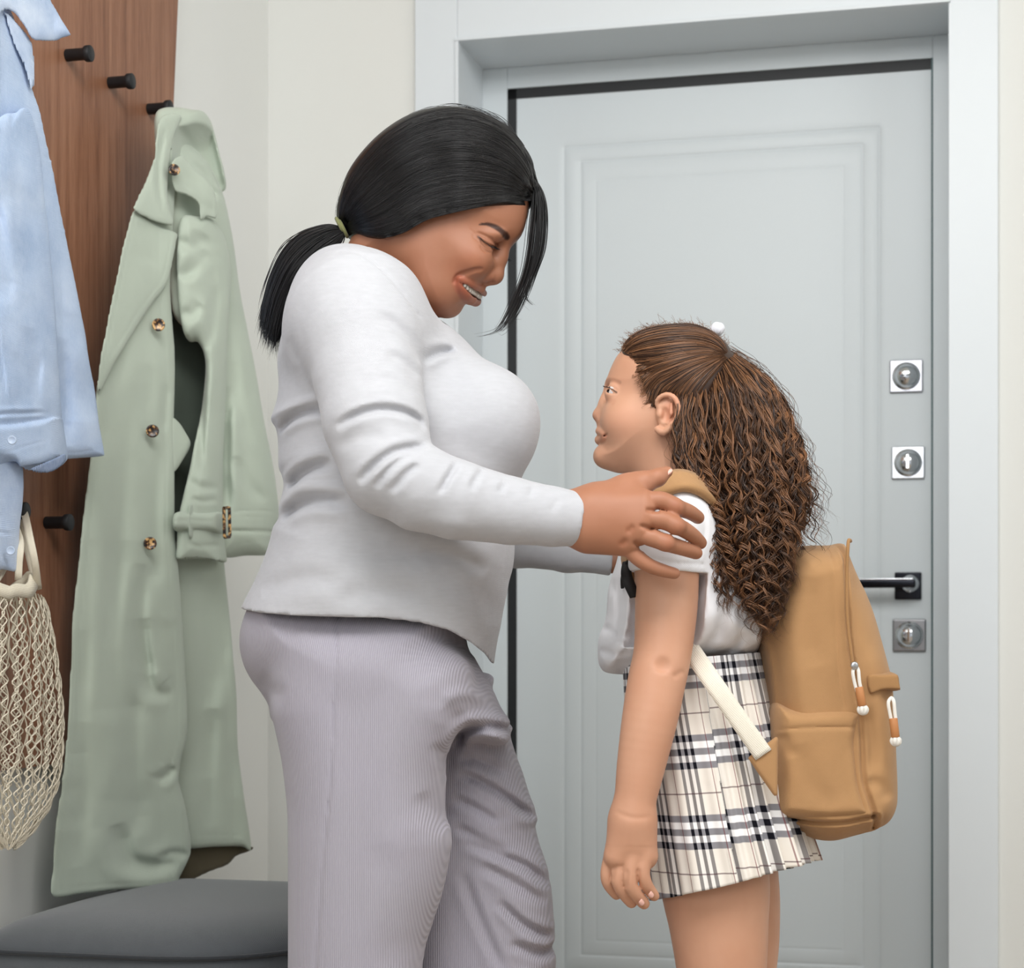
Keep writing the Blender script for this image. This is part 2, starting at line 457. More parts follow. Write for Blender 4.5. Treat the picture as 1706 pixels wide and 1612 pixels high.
# casing boards
acL, _ = on_back(691, 0, -.014); acR, _ = on_back(1663, 200, -.014)
cs = bpy.data.objects.new('trim_1', None); COL.objects.link(cs); cs['kind'] = 'structure'
MB().rbox(acL, aL, -.014, .0, 0, zT + .11).build('left_casing_board', m_casing, cs, bevel=.002)
MB().rbox(aR, acR, -.014, .0, 0, zT + .11).build('right_casing_board', m_casing, cs, bevel=.002)
MB().rbox(aL, aR, -.014, .0, zT, zT + .11).build('head_casing_board', m_casing, cs, bevel=.002)
MB().rbox(aL - .004, aR + .004, -.020, .0, zT - .0035, zT + .0035).build('head_bead', m_casing, cs, bevel=.001)
MB().rbox(aL - .0035, aL + .0035, -.018, .0, 0, zT).build('left_bead', m_casing, cs, bevel=.001)
# reveal linings
DB = .185     # depth of the reveal, to the door frame
MB().rbox(aL - .012, aL, 0, DB + .02, 0, zT).build('left_reveal_board', m_casing, cs)
MB().rbox(aR, aR + .012, 0, DB + .02, 0, zT).build('right_reveal_board', m_casing, cs)
MB().rbox(aL, aR, 0, DB + .02, zT, zT + .012).build('head_reveal_board', m_casing, cs)
# door frame (metal) behind the reveal
fL, fzL = on_back(845, 148, DB); fR, fzR = on_back(1554, 96, DB); fz = (fzL + fzR) / 2
door = bpy.data.objects.new('door_1', None); COL.objects.link(door); door['kind'] = 'structure'
fr = MB(); fr.rbox(aL - .02, fL, DB, DB + .06, 0, zT); fr.rbox(fR, aR + .02, DB, DB + .06, 0, zT); fr.rbox(fL, fR, DB, DB + .06, fz, zT)
fr.build('door_frame', m_door, door, bevel=.0015)
gk = MB(); gk.rbox(fL, fL + .019, DB + .004, DB + .05, 0, fz); gk.rbox(fL, fR, DB + .004, DB + .05, fz - .021, fz)
gk.build('gasket', m_rubber, door)
MB().rbox(fR - .003, fR, DB - .001, DB + .05, 0, fz).build('edge_seal', m_gap, door)
# leaf with routed grooves: a grid of boxes would show joints, so groove lines are cut into a height field
LB = DB + .006
lL, lR, lT = fL + .019, fR - .003, fz - .021
a_o0, _ = on_back(940, 800, LB); a_o1, _ = on_back(1465, 400, LB); _, z_o1 = on_back(1465, 212, LB)
a_i0, _ = on_back(968, 800, LB); a_i1, _ = on_back(1437, 600, LB); _, z_i1 = on_back(1437, 240, LB); _, z_i0 = on_back(1400, 1607, LB)
a_j0, _ = on_back(993, 800, LB); a_j1, _ = on_back(1405, 600, LB); _, z_j1 = on_back(1405, 276, LB)
z_o0 = z_i0 - .03; z_j0 = z_i0 + .03
grooves = [(a_o0, a_o1, z_o0, z_o1, .0022, .0022), (a_i0, a_i1, z_i0, z_i1, .0020, .0022), (a_j0, a_j1, z_j0, z_j1, .0007, .0016)]
av = {lL, lR}; zv = {.01, lT}
for a0, a1, z0, z1, d, w in grooves:
    for a in (a0, a1): av |= {a - 2 * w, a - w, a, a + w, a + 2 * w}
    for z in (z0, z1): zv |= {z - 2 * w, z - w, z, z + w, z + 2 * w}
av |= set(np.linspace(lL, lR, 30)); zv |= set(np.linspace(.01, lT, 50))
av = np.array(sorted(av)); zv = np.array(sorted(zv))
A, Zg = np.meshgrid(av, zv, indexing='ij'); dep = np.zeros_like(A)
for a0, a1, z0, z1, d, w in grooves:
    dx = np.maximum(a0 - A, A - a1); dz = np.maximum(z0 - Zg, Zg - z1)
    dd = np.abs(np.where((dx < 0) | (dz < 0), np.maximum(dx, dz), np.hypot(dx, dz)))
    dep = np.maximum(dep, d * np.clip(1 - dd / (1.6 * w), 0, 1))
gi = np.arange(len(av) * len(zv)).reshape(len(av), len(zv))
Vl = [room(a, LB + d, z) for a, d, z in zip(A.ravel(), dep.ravel(), Zg.ravel())]
Fl = np.stack([gi[:-1, :-1], gi[1:, :-1], gi[1:, 1:], gi[:-1, 1:]], -1).reshape(-1, 4)
leaf = mesh_obj('door_leaf', Vl, Fl, m_door, door, smooth=False)
MB().rbox(lL, lR, LB + .004, LB + .06, .01, lT).build('door_core', m_door, door)

# --- locks and handle
def escutcheon(px, py, label, mat, slit):
    a, z = on_back(px, py, LB); h = .0322
    t = empty('door_lock', room(a, LB, z), label=label); t.parent = door
    b = MB().rbox(a - h, a + h, LB - .007, LB, z - h, z + h)
    b.build('back_plate', mat, t, bevel=.0028)
    n = (-UX, -UY, 0)
    prof = [(.0275, .0), (.0275, .002), (.0262, .0038), (.0240, .0038), (.0235, .006), (.0215, .010), (.0175, .0150), (.0120, .0185), (.006, .020), (.0006, .0204)]
    MB().lathe(room(a, LB - .007, z), n, prof, 40).build('dome_cover', m_chrome, t, smooth=True)
    s = MB()
    if slit == 'h': s.rbox(a - .009, a + .009, LB - .0275, LB - .022, z - .0012, z + .0012)
    else: s.rbox(a - .0030, a + .0030, LB - .0340, LB - .018, z - .014, z + .014)
    s.build('thumb_turn' if slit != 'h' else 'slot', m_chrome if slit != 'h' else m_rubber, t, bevel=.001 if slit != 'h' else 0)
    return t
escutcheon(1510, 627, 'topmost square chrome lock on the grey door, with a horizontal slit', m_plateA, 'h')
escutcheon(1513, 771, 'square chrome thumb turn lock on the grey door, second from the top', m_satin, 'v')
escutcheon(1515, 1058, 'lowest square chrome lock on the grey door, under the lever handle', m_plateC, 'v')
a, z = on_back(1513, 975, LB)
hd = empty('door_handle', room(a, LB, z), label='black and chrome lever handle on a square plate'); hd.parent = door
MB().rbox(a - .026, a + .026, LB - .007, LB, z - .028, z + .026).build('back_plate', m_dark, hd, bevel=.002)
MB().lathe(room(a + .004, LB - .007, z + .003), (-UX, -UY, 0), [(.0175, 0), (.0175, .006), (.0155, .009), (.0115, .011), (.0105, .036), (.0105, .050), (.0085, .053), (.001, .054)], 32).build('rose', m_chrome, hd, smooth=True)
a2, _ = on_back(1395, 970, LB)
MB().rbox(a2, a + .016, LB - .062, LB - .048, z - .006, z + .010).build('lever', m_dark, hd, bevel=.003)
MB().rbox(a2, a + .012, LB - .060, LB - .050, z + .0095, z + .0125).build('lever_highlight_edge', m_chrome, hd, bevel=.001)

# --- walnut coat board with pegs on the left wall
bf, _ = on_left(306, 60, .02); bb, zb = on_left(60, 1278, .02)
bp = empty('coat_board', room(.0, -.9, 1.3), label='tall walnut coat board with black pegs fixed to the left wall', category='coat rack')
b0, b1 = -1.75, bf
za_bot = on_left(60, 1276, .02)[1]
lean = .075                                            # the board's far edge leans towards the camera as it goes down
bm = MB(); bm.add([room(x, b, z) for x in (0, .022) for b, z in ((b0, za_bot), (b1 - .165, za_bot), (b1 + .022, 2.55), (b0, 2.55))],
                  [(0, 3, 2, 1), (4, 5, 6, 7), (0, 1, 5, 4), (1, 2, 6, 5), (2, 3, 7, 6), (3, 0, 4, 7)])
bo = bm.build('panel', m_wood, bp)
uv = bo.data.uv_layers.new(name='UVMap')
for l in bo.data.loops:
    v = bo.data.vertices[l.vertex_index].co
    bq = (v.x - CO[0]) * UX + (v.y - CO[1]) * UY
    uv.data[l.index].uv = (bq, v.z)
def peg(px, py, name='peg'):
    b, z = on_left(px, py, .05)
    MB().lathe(room(.022, b, z), (VX, VY, 0), [(.0090, 0), (.0095, .001), (.0095, .030), (.0122, .033), (.0128, .0355), (.0128, .0415), (.0118, .0425), (.001, .0426)], 28).build('peg', m_peg, bp, smooth=True)
    return b, z
for p in ((138, 90), (208, 136), (272, 180), (104, 870), (30, 851), (-45, -22), (-60, 838)): peg(*p)
# ================================================================ people: shared helpers
class Head:
    """a head built symmetric about its own mid-plane, then turned by yaw about the vertical through the pivot; positions are given as seen in the frame plus the lateral offset l (towards the camera)"""
    def __init__(s, pivot, D, psi):
        s.D = D; s.psi = math.radians(psi); s.xp = (pivot - CX) / FPX * D; s.c, s.s_ = math.cos(s.psi), math.sin(s.psi)
    def L(s, px, py, l=0.0):
        Y = s.D
        for _ in range(6):
            x = ((px - CX) / FPX * Y - s.xp + l * s.s_) / s.c
            Y = s.D - x * s.s_ - l * s.c
        return np.array([s.xp + x, s.D - l, CAMZ + (HZ - py) / FPX * Y])
    def poly(s, pts, n=8, closed=True, l=0.0):
        p = spline(np.array(pts, float), n, closed)
        q = np.array([s.L(a, b, l) for a, b in p]); return q[:, [0, 2]]
    def out(s, V):
        x = V[:, 0] - s.xp; y = V[:, 1] - s.D
        return np.stack([s.xp + x * s.c + y * s.s_, s.D - x * s.s_ + y * s.c, V[:, 2]], 1)
def wmap(ctrl, conv, p=2.5, eps=.02):
    c = np.array([conv(a, b)[[0, 2]] for a, b, _ in ctrl]); w = np.array([q[2] for q in ctrl])
    def f(X, Z):
        X, Z = np.broadcast_arrays(X, Z); d = np.sqrt((X[..., None] - c[:, 0]) ** 2 + (Z[..., None] - c[:, 1]) ** 2 + eps ** 2) ** -p
        return (d * w).sum(-1) / d.sum(-1)
    return f
class Surf:
    """near-side depth of a volume over (x,z)"""
    def __init__(s, v):
        b = v.f < 0; any_ = b.any(1); j = b.argmax(1)
        jm = np.maximum(j - 1, 0); I, K = np.meshgrid(np.arange(v.n[0]), np.arange(v.n[2]), indexing='ij')
        f1 = v.f[I, j, K]; f0 = v.f[I, jm, K]; t = np.clip(f0 / (f0 - f1 + 1e-9), 0, 1)
        y = v.ax[1][jm] + v.h * t; y[~any_] = np.nan; s.y = y; s.v = v
        # fill outside by spreading
        m = np.isnan(y)
        for _ in range(14):
            if not m.any(): break
            pad = np.pad(y, 1, constant_values=np.nan)
            st = np.stack([pad[:-2, 1:-1], pad[2:, 1:-1], pad[1:-1, :-2], pad[1:-1, 2:]])
            with np.errstate(all='ignore'):
                cnt = (~np.isnan(st)).sum(0); sm = np.nansum(st, 0)
            new = m & (cnt > 0); y[new] = sm[new] / cnt[new]; m = np.isnan(y)
        y[m] = np.nanmax(y); s.mask = any_
    def __call__(s, x, z):
        v = s.v; a = np.clip((np.asarray(x) - v.lo[0]) / v.h, 0, v.n[0] - 1.001); c = np.clip((np.asarray(z) - v.lo[2]) / v.h, 0, v.n[2] - 1.001)
        i, k = a.astype(int), c.astype(int); u, w = a - i, c - k; y = s.y
        return (y[i, k] * (1 - u) + y[i + 1, k] * u) * (1 - w) + (y[i, k + 1] * (1 - u) + y[i + 1, k + 1] * u) * w
def near_poly(V2, pl, w):
    d, _ = seg_dist(V2, pl); return np.clip(1 - (d / w) ** 2, 0, 1)
def finger(v, pts, r0, r1, k=.004, nail=False):
    n = len(pts); rr = np.linspace(r0, r1, n); v.limb(pts, rr, k); return v
def skin_mat(name, rgb, deep, var=.06):
    t = NT(name)
    a = t.n('ShaderNodeVertexColor', layer_name='tint').outputs[0]
    m = t.noise(14, 3); f = t.math('MULTIPLY', t.math('SUBTRACT', m, .35), .9)
    f = t.n('ShaderNodeClamp', {0: f}).outputs[0]
    col = t.mix(f, srgb(*deep), srgb(*rgb)); col = t.mix(1.0, col, a, 'MULTIPLY')
    t.bump(t.noise(700, 2), .12, .0004)
    m = t.done(col, .48, .35, Subsurface_Weight=.05, Subsurface_Scale=.006)
    t.b.inputs['Subsurface Radius'].default_value = (1.0, .35, .2)
    return m
def hair_mat(name, dark, lite, rough=.35, scale=60, spec=.5, ani=0.0):
    t = NT(name)
    r = t.n('ShaderNodeVertexColor', layer_name='tint').outputs[0]
    x = t.n('ShaderNodeSeparateColor', {0: r}).outputs[0]
    col = t.mix(x, srgb(*dark), srgb(*lite))
    return t.done(col, rough, spec)
def strands_obj(name, groups, mat, parent, seg=3, taper=.15, tint=None, **kw):
    """groups: list of (paths (m,n,3), radius, tint values (m,))"""
    VV = []; FF = []; cc = []; n0 = 0
    for paths, rad, tv in groups:
        V, F = tubes(paths, np.full(len(paths), rad) if np.isscalar(rad) else rad, seg, taper)
        VV.append(V); FF.append(F + n0); n0 += len(V)
        cc.append(np.repeat(tv, len(V) // len(paths)))
    V = np.concatenate(VV); F = np.concatenate(FF); c = np.concatenate(cc)
    o = mesh_obj(name, V, F, mat, parent, True, **kw); color_attr(o, np.repeat(c[:, None], 3, 1)); return o
def head_pt(Hd, sf_, px, py, lift):
    l = .05
    for _ in range(6):
        q = Hd.L(px, py, l); l = Hd.D - float(sf_(q[0], q[2]))
    q = Hd.L(px, py, l + lift); return q
def flow(Hd, sf_, top, bot, n, lift, jit, seed, N=30, wav=.01, ease=.35, smax_=8):
    r = np.random.default_rng(seed)
    # table of surface points over the (s,t) sheet
    ns = 26; tab = np.zeros((ns, N, 3)); 
    for i, s_ in enumerate(np.linspace(0, 1, ns)):
        p = top * (1 - s_) + bot * s_
        for j in range(N): tab[i, j] = head_pt(Hd, sf_, p[j, 0], p[j, 1], 0.0)
    out = []
    for i in range(n):
        s0 = r.random(); s1 = s0 + r.normal() * .03; t = np.linspace(0, 1, N)
        t0 = r.random() ** 2 * .2; tt = t0 + (1 - t0) * t
        sv = np.clip(s0 + (s1 - s0) * t + wav * np.sin(t * r.uniform(3, 9) + r.uniform(0, 6)), 0, 1) * (ns - 1)
        a = np.minimum(sv.astype(int), ns - 2); u = sv - a; b = tt * (N - 1); bi = np.minimum(b.astype(int), N - 2); w = b - bi
        g_ = lambda A, B: tab[A, B]
        p = (g_(a, bi) * (1 - u)[:, None] + g_(a + 1, bi) * u[:, None]) * (1 - w)[:, None] + (g_(a, bi + 1) * (1 - u)[:, None] + g_(a + 1, bi + 1) * u[:, None]) * w[:, None]
        p = p + r.normal(size=3) * jit; p[:, 1] -= lift * r.random() * np.sin(np.pi * np.clip(t * .9 + .1, 0, 1)) ** .5
        out.append(p)
    return np.array(out)

class Snap:
    """finds the point of a head's near surface that a pixel sees, marching inwards along the sight line"""
    def __init__(s, Hd, vol): s.H = Hd; s.v = vol; s.f = vol.f.copy()
    def val(s, q):
        g = np.clip((q - s.v.lo) / s.v.h, 0, s.v.n - 1.001); i = g.astype(int); t = g - i; r = 0.0
        for a in (0, 1):
            for b in (0, 1):
                for c in (0, 1): r += s.f[i[0] + a, i[1] + b, i[2] + c] * (t[0] if a else 1 - t[0]) * (t[1] if b else 1 - t[1]) * (t[2] if c else 1 - t[2])
        return r
    def __call__(s, px, py, inn=0.0, mir=1):
        l = 0.0; prev = None
        for k in np.linspace(.10, 0.0, 81):
            v = s.val(s.H.L(px, py, k))
            if v < 0:
                l = k if prev is None else k + .00125 * (-v) / (prev - v + 1e-9); break
            prev = v
        q = s.H.L(px, py, l); q[1] = s.H.D - mir * max(l - inn, 0); return q
    def line(s, pts, inn=0.0, mir=1, n=4):
        return [s(a, b, inn, mir) for a, b in spline(np.array(pts, float), n)]
# ================================================================ the woman
WD = 2.6
woman = empty('person', P(600, 2170, 2.6), label='smiling woman with black ponytail, light grey top and mauve-grey trousers, leaning over the girl', category='person')
m_wskin = skin_mat('brown_skin', (174, 126, 101), (150, 100, 75))
H = Head(735, WD, 14)
base = [(879,334),(878,350),(873,374),(866,391),(857,402),(848,411),(838,424),(829,445),(817,463),(804,475),(796,483),(786,493),(774,502),(766,509),(761,516),(753,522),(742,524),(732,522),(720,523),(705,519),(688,508),(668,492),(640,480),(610,470),(585,450),(580,420),(590,395),(590,350),(596,310),(616,272),(652,238),(702,212),(760,202),(808,211),(846,238),(868,278),(877,310)]
hv = Vol(H.L(566, 545, 0) - (.02, .11, 0), H.L(900, 190, 0) + (.03, .11, .01), .00165)
hw = wmap([(700,300,.076),(790,290,.070),(855,335,.060),(825,395,.0605),(845,400,.055),(795,425,.066),(760,440,.067),(700,440,.069),(690,400,.073),(720,490,.060),(755,510,.043),(785,480,.050),(640,440,.062),(620,400,.066)], H.L)
hv.slab(H.poly(base), WD, .072, hw, k=0)
for l in (-1, 1):
    hv.ell(H.L(783, 434, .040 * l), (.024, .020, .020), .034)                       # cheek
    hv.ell(H.L(728, 478, .030 * l), (.034, .026, .030), .03)                        # jowl
    hv.ell(H.L(826, 415, .021 * l), (.010, .009, .010), .014, 's')                  # inner socket
    hv.ell(H.L(815, 392, .034 * l), (.020, .012, .007), .012)                       # brow ridge
hv.ell(H.L(746, 507, 0), (.0165, .020, .0150), .014)                                # chin
hv.ell(H.L(703, 505, 0), (.020, .040, .016), .02)                                   # soft underchin
# nose
hv.chain([H.L(838,407), H.L(833,428), H.L(826,452)], [.0065, .0080, .0100], .012)
hv.ell(H.L(824, 460), (.0115, .0115, .0112), .008)
for l in (-1, 1):
    hv.ell(H.L(811, 459, .0135 * l), (.0100, .0070, .0080), .005)
    hv.cone(H.L(816, 470.5, .0075 * l), H.L(822, 468, .005 * l), .0028, .0022, .003, 's')
hv.chain([H.L(822,466), H.L(806,473)], [.0050, .0045], .005)
# eyes: lid shells, then the slit
WE = (805, 406, .0335)
for l in (-1, 1): hv.ell(H.L(WE[0], WE[1], WE[2] * l), (.0142, .0142, .0142), .007)
sn = Snap(H, hv)
def wid(n, *v): return list(np.interp(np.linspace(0, 1, n), np.linspace(0, 1, len(v)), v))
for l in (-1, 1):
    q = sn.line([(799,396),(805,404),(813,410),(823,413)], .0, l); hv.chain(q, wid(len(q), .0006, .0022, .0034, .0022), .0012, 's')
    q = sn.line([(796,388),(806,392),(818,399),(828,409)], .0, l); hv.chain(q, wid(len(q), .0006, .0011, .0012, .0006), .003, 's')
    q = sn.line([(801,410),(808,417),(818,420)], .0, l); hv.chain(q, wid(len(q), .0006, .0010, .0006), .003, 's')
    for q in ([(799,396),(790,388),(781,380)], [(799,403),(792,398),(786,391)]):
        q = sn.line(q, .0, l); hv.chain(q, wid(len(q), .0007, .0006, .0003), .0012, 's')
# smile: fold beside the nose, lips with the opening between them
for l in (-1, 1):
    q = sn.line([(803,449),(792,450),(780,454),(768,458),(761,463),(757,471)], -.0005, l); hv.chain(q, wid(len(q), .0006, .0012, .0014, .0012, .0003), .0045, 's')
UP = [(764,463),(773,467),(785,474),(795,479.5),(801,480.5)]
LO = [(764,469),(768,480),(775,490),(781,496),(784,496.5)]
GAP = [(766,467),(773,473.5),(781,481),(789,487.5),(795,489)]
for l in (-1, 1):
    q = sn.line(UP, .0010, l); hv.chain(q, wid(len(q), .0012, .0026, .0034, .0042, .0044), .0045)
    q = sn.line(LO, .0022, l); hv.chain(q, wid(len(q), .0012, .0036, .0052, .0056, .0054), .005)
hv.cone(H.L(799, 480.5, 0), H.L(796, 480, .007), .0046, .0044, .004); hv.cone(H.L(799, 480.5, 0), H.L(796, 480, -.007), .0046, .0044, .004)
hv.cone(H.L(779, 496, .007), H.L(779, 496, -.007), .0058, .0058, .005)
for l in (-1, 1):
    q = sn.line(GAP, .0012, l); hv.chain(q, wid(len(q), .0014, .0036, .0048, .0050, .0048), .0012, 's')
hv.chain([H.L(791, 488, .009), H.L(793, 489, 0), H.L(791, 488, -.009)], [.0052, .0052, .0052], .0012, 's')
for l in (-1, 1): hv.ell(H.L(698, 350, .074 * l), (.011, .008, .015), .004)
hvV, hvF = hv.mesh()
lat = np.abs(hvV[:, 1] - WD); tint = np.ones((len(hvV), 3))
def tmix(mask, c):
    global tint
    tint = tint * (1 - mask[:, None]) + np.array(c) * mask[:, None]
def near3(V, pts, w):
    d = np.full(len(V), 9.)
    for i in range(len(pts) - 1):
        a, b = np.array(pts[i]), np.array(pts[i + 1]); ab = b - a; t = np.clip(((V - a) @ ab) / (ab @ ab), 0, 1)
        d = np.minimum(d, np.linalg.norm(V - a - t[:, None] * ab, axis=1))
    return np.clip(1.6 - 1.6 * d / w, 0, 1)
HS = hvV.copy(); HS[:, 1] = WD - lat           # folded to the near side
tmix(.75 * near3(HS, sn.line(UP, 0) + [H.L(800, 481, 0)], .0090), (.90, .60, .60))
tmix(.85 * near3(HS, sn.line(LO, 0) + [H.L(785, 496, 0)], .0110), (1.00, .62, .62))
tmix(near3(HS, sn.line(GAP, .003) + [H.L(790, 488, 0)], .0052), (.22, .10, .10))
tmix(.30 * near3(HS, [H.L(785, 440, .06), H.L(770, 450, .062)], .030), (1.10, .88, .82))
tmix(.25 * near3(HS, [H.L(822, 462, .0), H.L(815, 460, .015)], .014), (1.1, .80, .74))
tmix(.30 * near3(HS, sn.line([(700,440),(690,480),(720,505)], 0), .030), (.90, .80, .74))
bl_ = sn.line([(799,374),(811,373),(823,377),(833,383),(841,390),(846,397)], 0); bw = wid(len(bl_), .0014, .0024, .0034, .0044, .0050, .0034)
for i in range(len(bl_) - 1): tmix(.90 * near3(HS, [bl_[i], bl_[i + 1]], bw[i] * 1.25), (.11, .09, .09))
tmix(.92 * near3(HS, sn.line([(797,394),(805,402),(814,408),(825,412)], 0), .0026), (.10, .07, .07))
tmix(.25 * near3(HS, sn.line([(800,392),(812,398),(824,406)], 0), .0060), (.70, .58, .54))
hvW = H.out(hvV)
def body_mesh(name, vols, parent, mat, tints=None):
    parts = []; cols = []
    for i, (V, F) in enumerate(vols):
        parts.append((V, F)); cols.append(tints[i] if tints and tints[i] is not None else np.ones((len(V), 3)))
    V, F = join(*parts); o = mesh_obj(name, V, F, mat, parent); color_attr(o, np.concatenate(cols)); return o
# ---- right hand (near), resting on the girl's shoulder
ND = 2.385
def Q(px, py, D=ND): return P(px, py, D)
nv = Vol(Q(940, 985) - (0, .06, 0), Q(1190, 770) + (0, .17, 0), .00165)
nv.chain([Q(925,862,2.40), Q(975,862,2.40), Q(1005,862,2.395)], [.0350, .0350, .034], .01)
mcp = {'i': Q(1072,836,2.375), 'm': Q(1072,862,2.368), 'r': Q(1062,886,2.370), 'l': Q(1046,908,2.380)}
for k_, r_ in (('i', .0165), ('m', .0160), ('r', .0155), ('l', .0145)):
    a_ = {'i': (995, 842), 'm': (990, 858), 'r': (988, 874), 'l': (985, 888)}[k_]
    nv.cone(Q(*a_, 2.392), mcp[k_], .024, r_, .018)
nv.cone(Q(1000,850,2.405), Q(1050,868,2.405), .028, .022, .02)
finger(nv, [mcp['i'], Q(1102,834,2.370), Q(1128,845,2.375), Q(1149,853,2.395), Q(1163,862,2.415)], .0125, .0082, .004)
finger(nv, [mcp['m'], Q(1103,866,2.362), Q(1130,877,2.367), Q(1152,890,2.387), Q(1167,904,2.410)], .0125, .0082, .004)
finger(nv, [mcp['r'], Q(1088,896,2.364), Q(1112,905,2.368), Q(1140,914,2.384), Q(1160,921,2.402)], .0122, .0080, .004)
finger(nv, [mcp['l'], Q(1060,926,2.378), Q(1080,941,2.378), Q(1104,950,2.384), Q(1124,955,2.394)], .0110, .0070, .004)
nv.chain([Q(1010,840,2.400), Q(1045,818,2.400), Q(1064,806,2.402)], [.024, .0195, .0150], .015)
nv.chain([Q(1050,812,2.40), Q(1075,803,2.40), Q(1096,795,2.405), Q(1111,786,2.41)], [.0150, .0128, .0108, .0075], .006)
for a_, d_ in (((1097,849),2.356), ((1093,880),2.352)): pass
for a_, r_ in (((1127,845,2.366), .009), ((1129,877,2.358), .009), ((1111,905,2.359), .009)): nv.ell(Q(*a_), (r_, .008, r_), .008)
for a_, b_ in (((1074,850),(1100,851)), ((1064,876),(1090,882)), ((1055,902),(1075,914))):
    nv.crease(line_px([a_, b_], 2.36), .0035, .0028, 2.40)
nv.crease(line_px([(1048,884),(1052,880)], 2.36), .0018, .004, 2.40, ends=False); nv.crease(line_px([(1037,905),(1041,902)], 2.36), .0018, .004, 2.40, ends=False)
nvM = nv.mesh()
tn = np.ones((len(nvM[0]), 3))
kn = near3(nvM[0], [Q(1126,843,2.36), Q(1127,846,2.36)], .012) + near3(nvM[0], [Q(1129,876,2.355), Q(1131,878,2.355)], .012) + near3(nvM[0], [Q(1110,904,2.355), Q(1112,906,2.355)], .012) + near3(nvM[0], [Q(1050,884,2.35), Q(1051,884,2.35)], .010) + near3(nvM[0], [Q(1038,905,2.36), Q(1039,905,2.36)], .010)
kn = np.clip(kn, 0, 1)[:, None] * .4; tn = tn * (1 - kn) + np.array((.86, .66, .60)) * kn
tn *= np.array((1.20, 1.24, 1.26))
# ---- left hand (far), behind the girl's far shoulder
fv = Vol(P(990, 990, 2.80) - (0, .06, 0), P(1160, 830, 2.80) + (0, .08, 0), .0035)
fv.chain([P(985,936,2.80), P(1022,936,2.80), P(1055,928,2.80)], [.0135, .0145, .024], .01)
for dy, e in ((-26, 1125), (-10, 1138), (6, 1132), (22, 1115)):
    finger(fv, [P(1045, 925 + dy * .5, 2.80), P(1085, 920 + dy, 2.81), P(e, 922 + dy, 2.795)], .010, .0075)
finger(fv, [P(1040,910,2.80), P(1065,885,2.79), P(1085,868,2.785)], .012, .008)
fvM = fv.mesh()
# ---- the rest of her body under the clothes
bv = Vol(P(430, 2190, 2.6) - (0, .28, 0), P(860, 440, 2.6) + (.05, .26, .0), .009)
bv.slab(poly_px([(600,440),(560,470),(520,540),(500,620),(490,740),(490,860),(470,960),(450,1060),(500,1160),(600,1190),(700,1170),(740,1080),(780,1000),(800,900),(830,760),(850,700),(800,640),(720,540),(660,480)], WD), WD, .10, .120, .02)
bv.chain([P(600,1150,2.52), P(590,1600,2.52), P(590,2110,2.50)], [.055, .045, .032], .03)
bv.chain([P(690,1150,2.68), P(820,1600,2.68), P(830,2050,2.68)], [.055, .045, .032], .03)
for x_, D_, z_ in ((590, 2.50, 2185), (840, 2.68, 2105)):
    bv.chain([P(x_ - 20, z_ - 30, D_), P(x_ + 70, z_ - 22, D_), P(x_ + 170, z_ - 10, D_)], [.034, .036, .026], .02)
bv.chain([P(580,530,2.45), P(640,760,2.40), P(760,830,2.38), P(960,862,2.40)], [.040, .036, .030, .026], .02)
bv.chain([P(600,540,2.75), P(720,800,2.82), P(1000,932,2.80)], [.040, .03, .014], .02)
bvM = bv.mesh()
body_mesh('body', [(hvW, hvF), nvM, fvM, bvM], woman, m_wskin, [tint, tn, None, None])
# eyes, lashes, teeth, nails
m_white = plain('eye_white', (225, 220, 214), .2, .02); m_iris = plain('dark_iris', (34, 20, 14), .12)
for l in (-1, 1):
    c = H.L(WE[0], WE[1], WE[2] * l); e = MB(); e.lathe(c, (.80, -.50 * l, -.36), [(.0126 * math.sin(w), -.0126 * math.cos(w)) for w in np.linspace(.02, math.pi - .02, 24)], 24)
    V = H.out(np.array(e.V)); o = mesh_obj('eye', V, e.F, m_white, woman)
    o.data.materials.append(m_iris)
    ax = np.array((.80, -.50 * l, -.36)); ax /= np.linalg.norm(ax)
    for p in o.data.polygons:
        q = np.mean([e.V[i] for i in p.vertices], 0) - c
        if q @ ax > .0098: p.material_index = 1
m_lash = plain('black_lash', (12, 9, 9), .5)
LP = []
for l in (-1, 1):
    base_ = resample(np.array(sn.line([(799,395),(806,402),(815,408),(826,412)], -.0008, l)), 26)
    for i, b_ in enumerate(base_):
        t = i / 25; d = np.array([.0045 + .0035 * t, -.003 * l * (1 - t), -.0055 - .001 * math.sin(i)])
        q = np.array([b_, b_ + d * .5, b_ + d * 1.0 + (.0012, 0, .0008)]); LP.append(H.out(q))
mesh_obj('eyelashes', *tubes(LP, np.full(len(LP), .00032), 3, .6), m_lash, woman, kind='stuff')
m_tooth = plain('teeth_enamel', (232, 228, 218), .25, .02)
tl = sn.line([(768,468),(774,473),(780,479),(786,484)], .0022); arcp = [q for q in tl] + [H.L(790, 486, .007), H.L(791, 487, 0)]
arcm = [np.array((q[0], 2 * WD - q[1], q[2])) for q in arcp[:-1]][::-1]; arc = resample(np.array(arcp + arcm), 14)
TV = []
for i in range(1, 13):
    m_ = MB(); m_.lathe((0, 0, 0), (0, 0, 1), [(math.sin(w), -math.cos(w)) for w in np.linspace(.15, math.pi - .15, 8)], 12)
    V = np.array(m_.V); V = np.sign(V) * np.abs(V) ** .8
    big = .0040 if 4 < i < 9 else .0034
    TV.append((H.out(V * (.0030, big, .0050) + arc[i] + (-.0010, 0, .0008)), np.array(m_.F[:-2], int)))
mesh_obj('upper_teeth', *join(*TV), m_tooth, woman, kind='stuff')
m_nail = plain('pale_nail', (226, 178, 164), .25, .02)
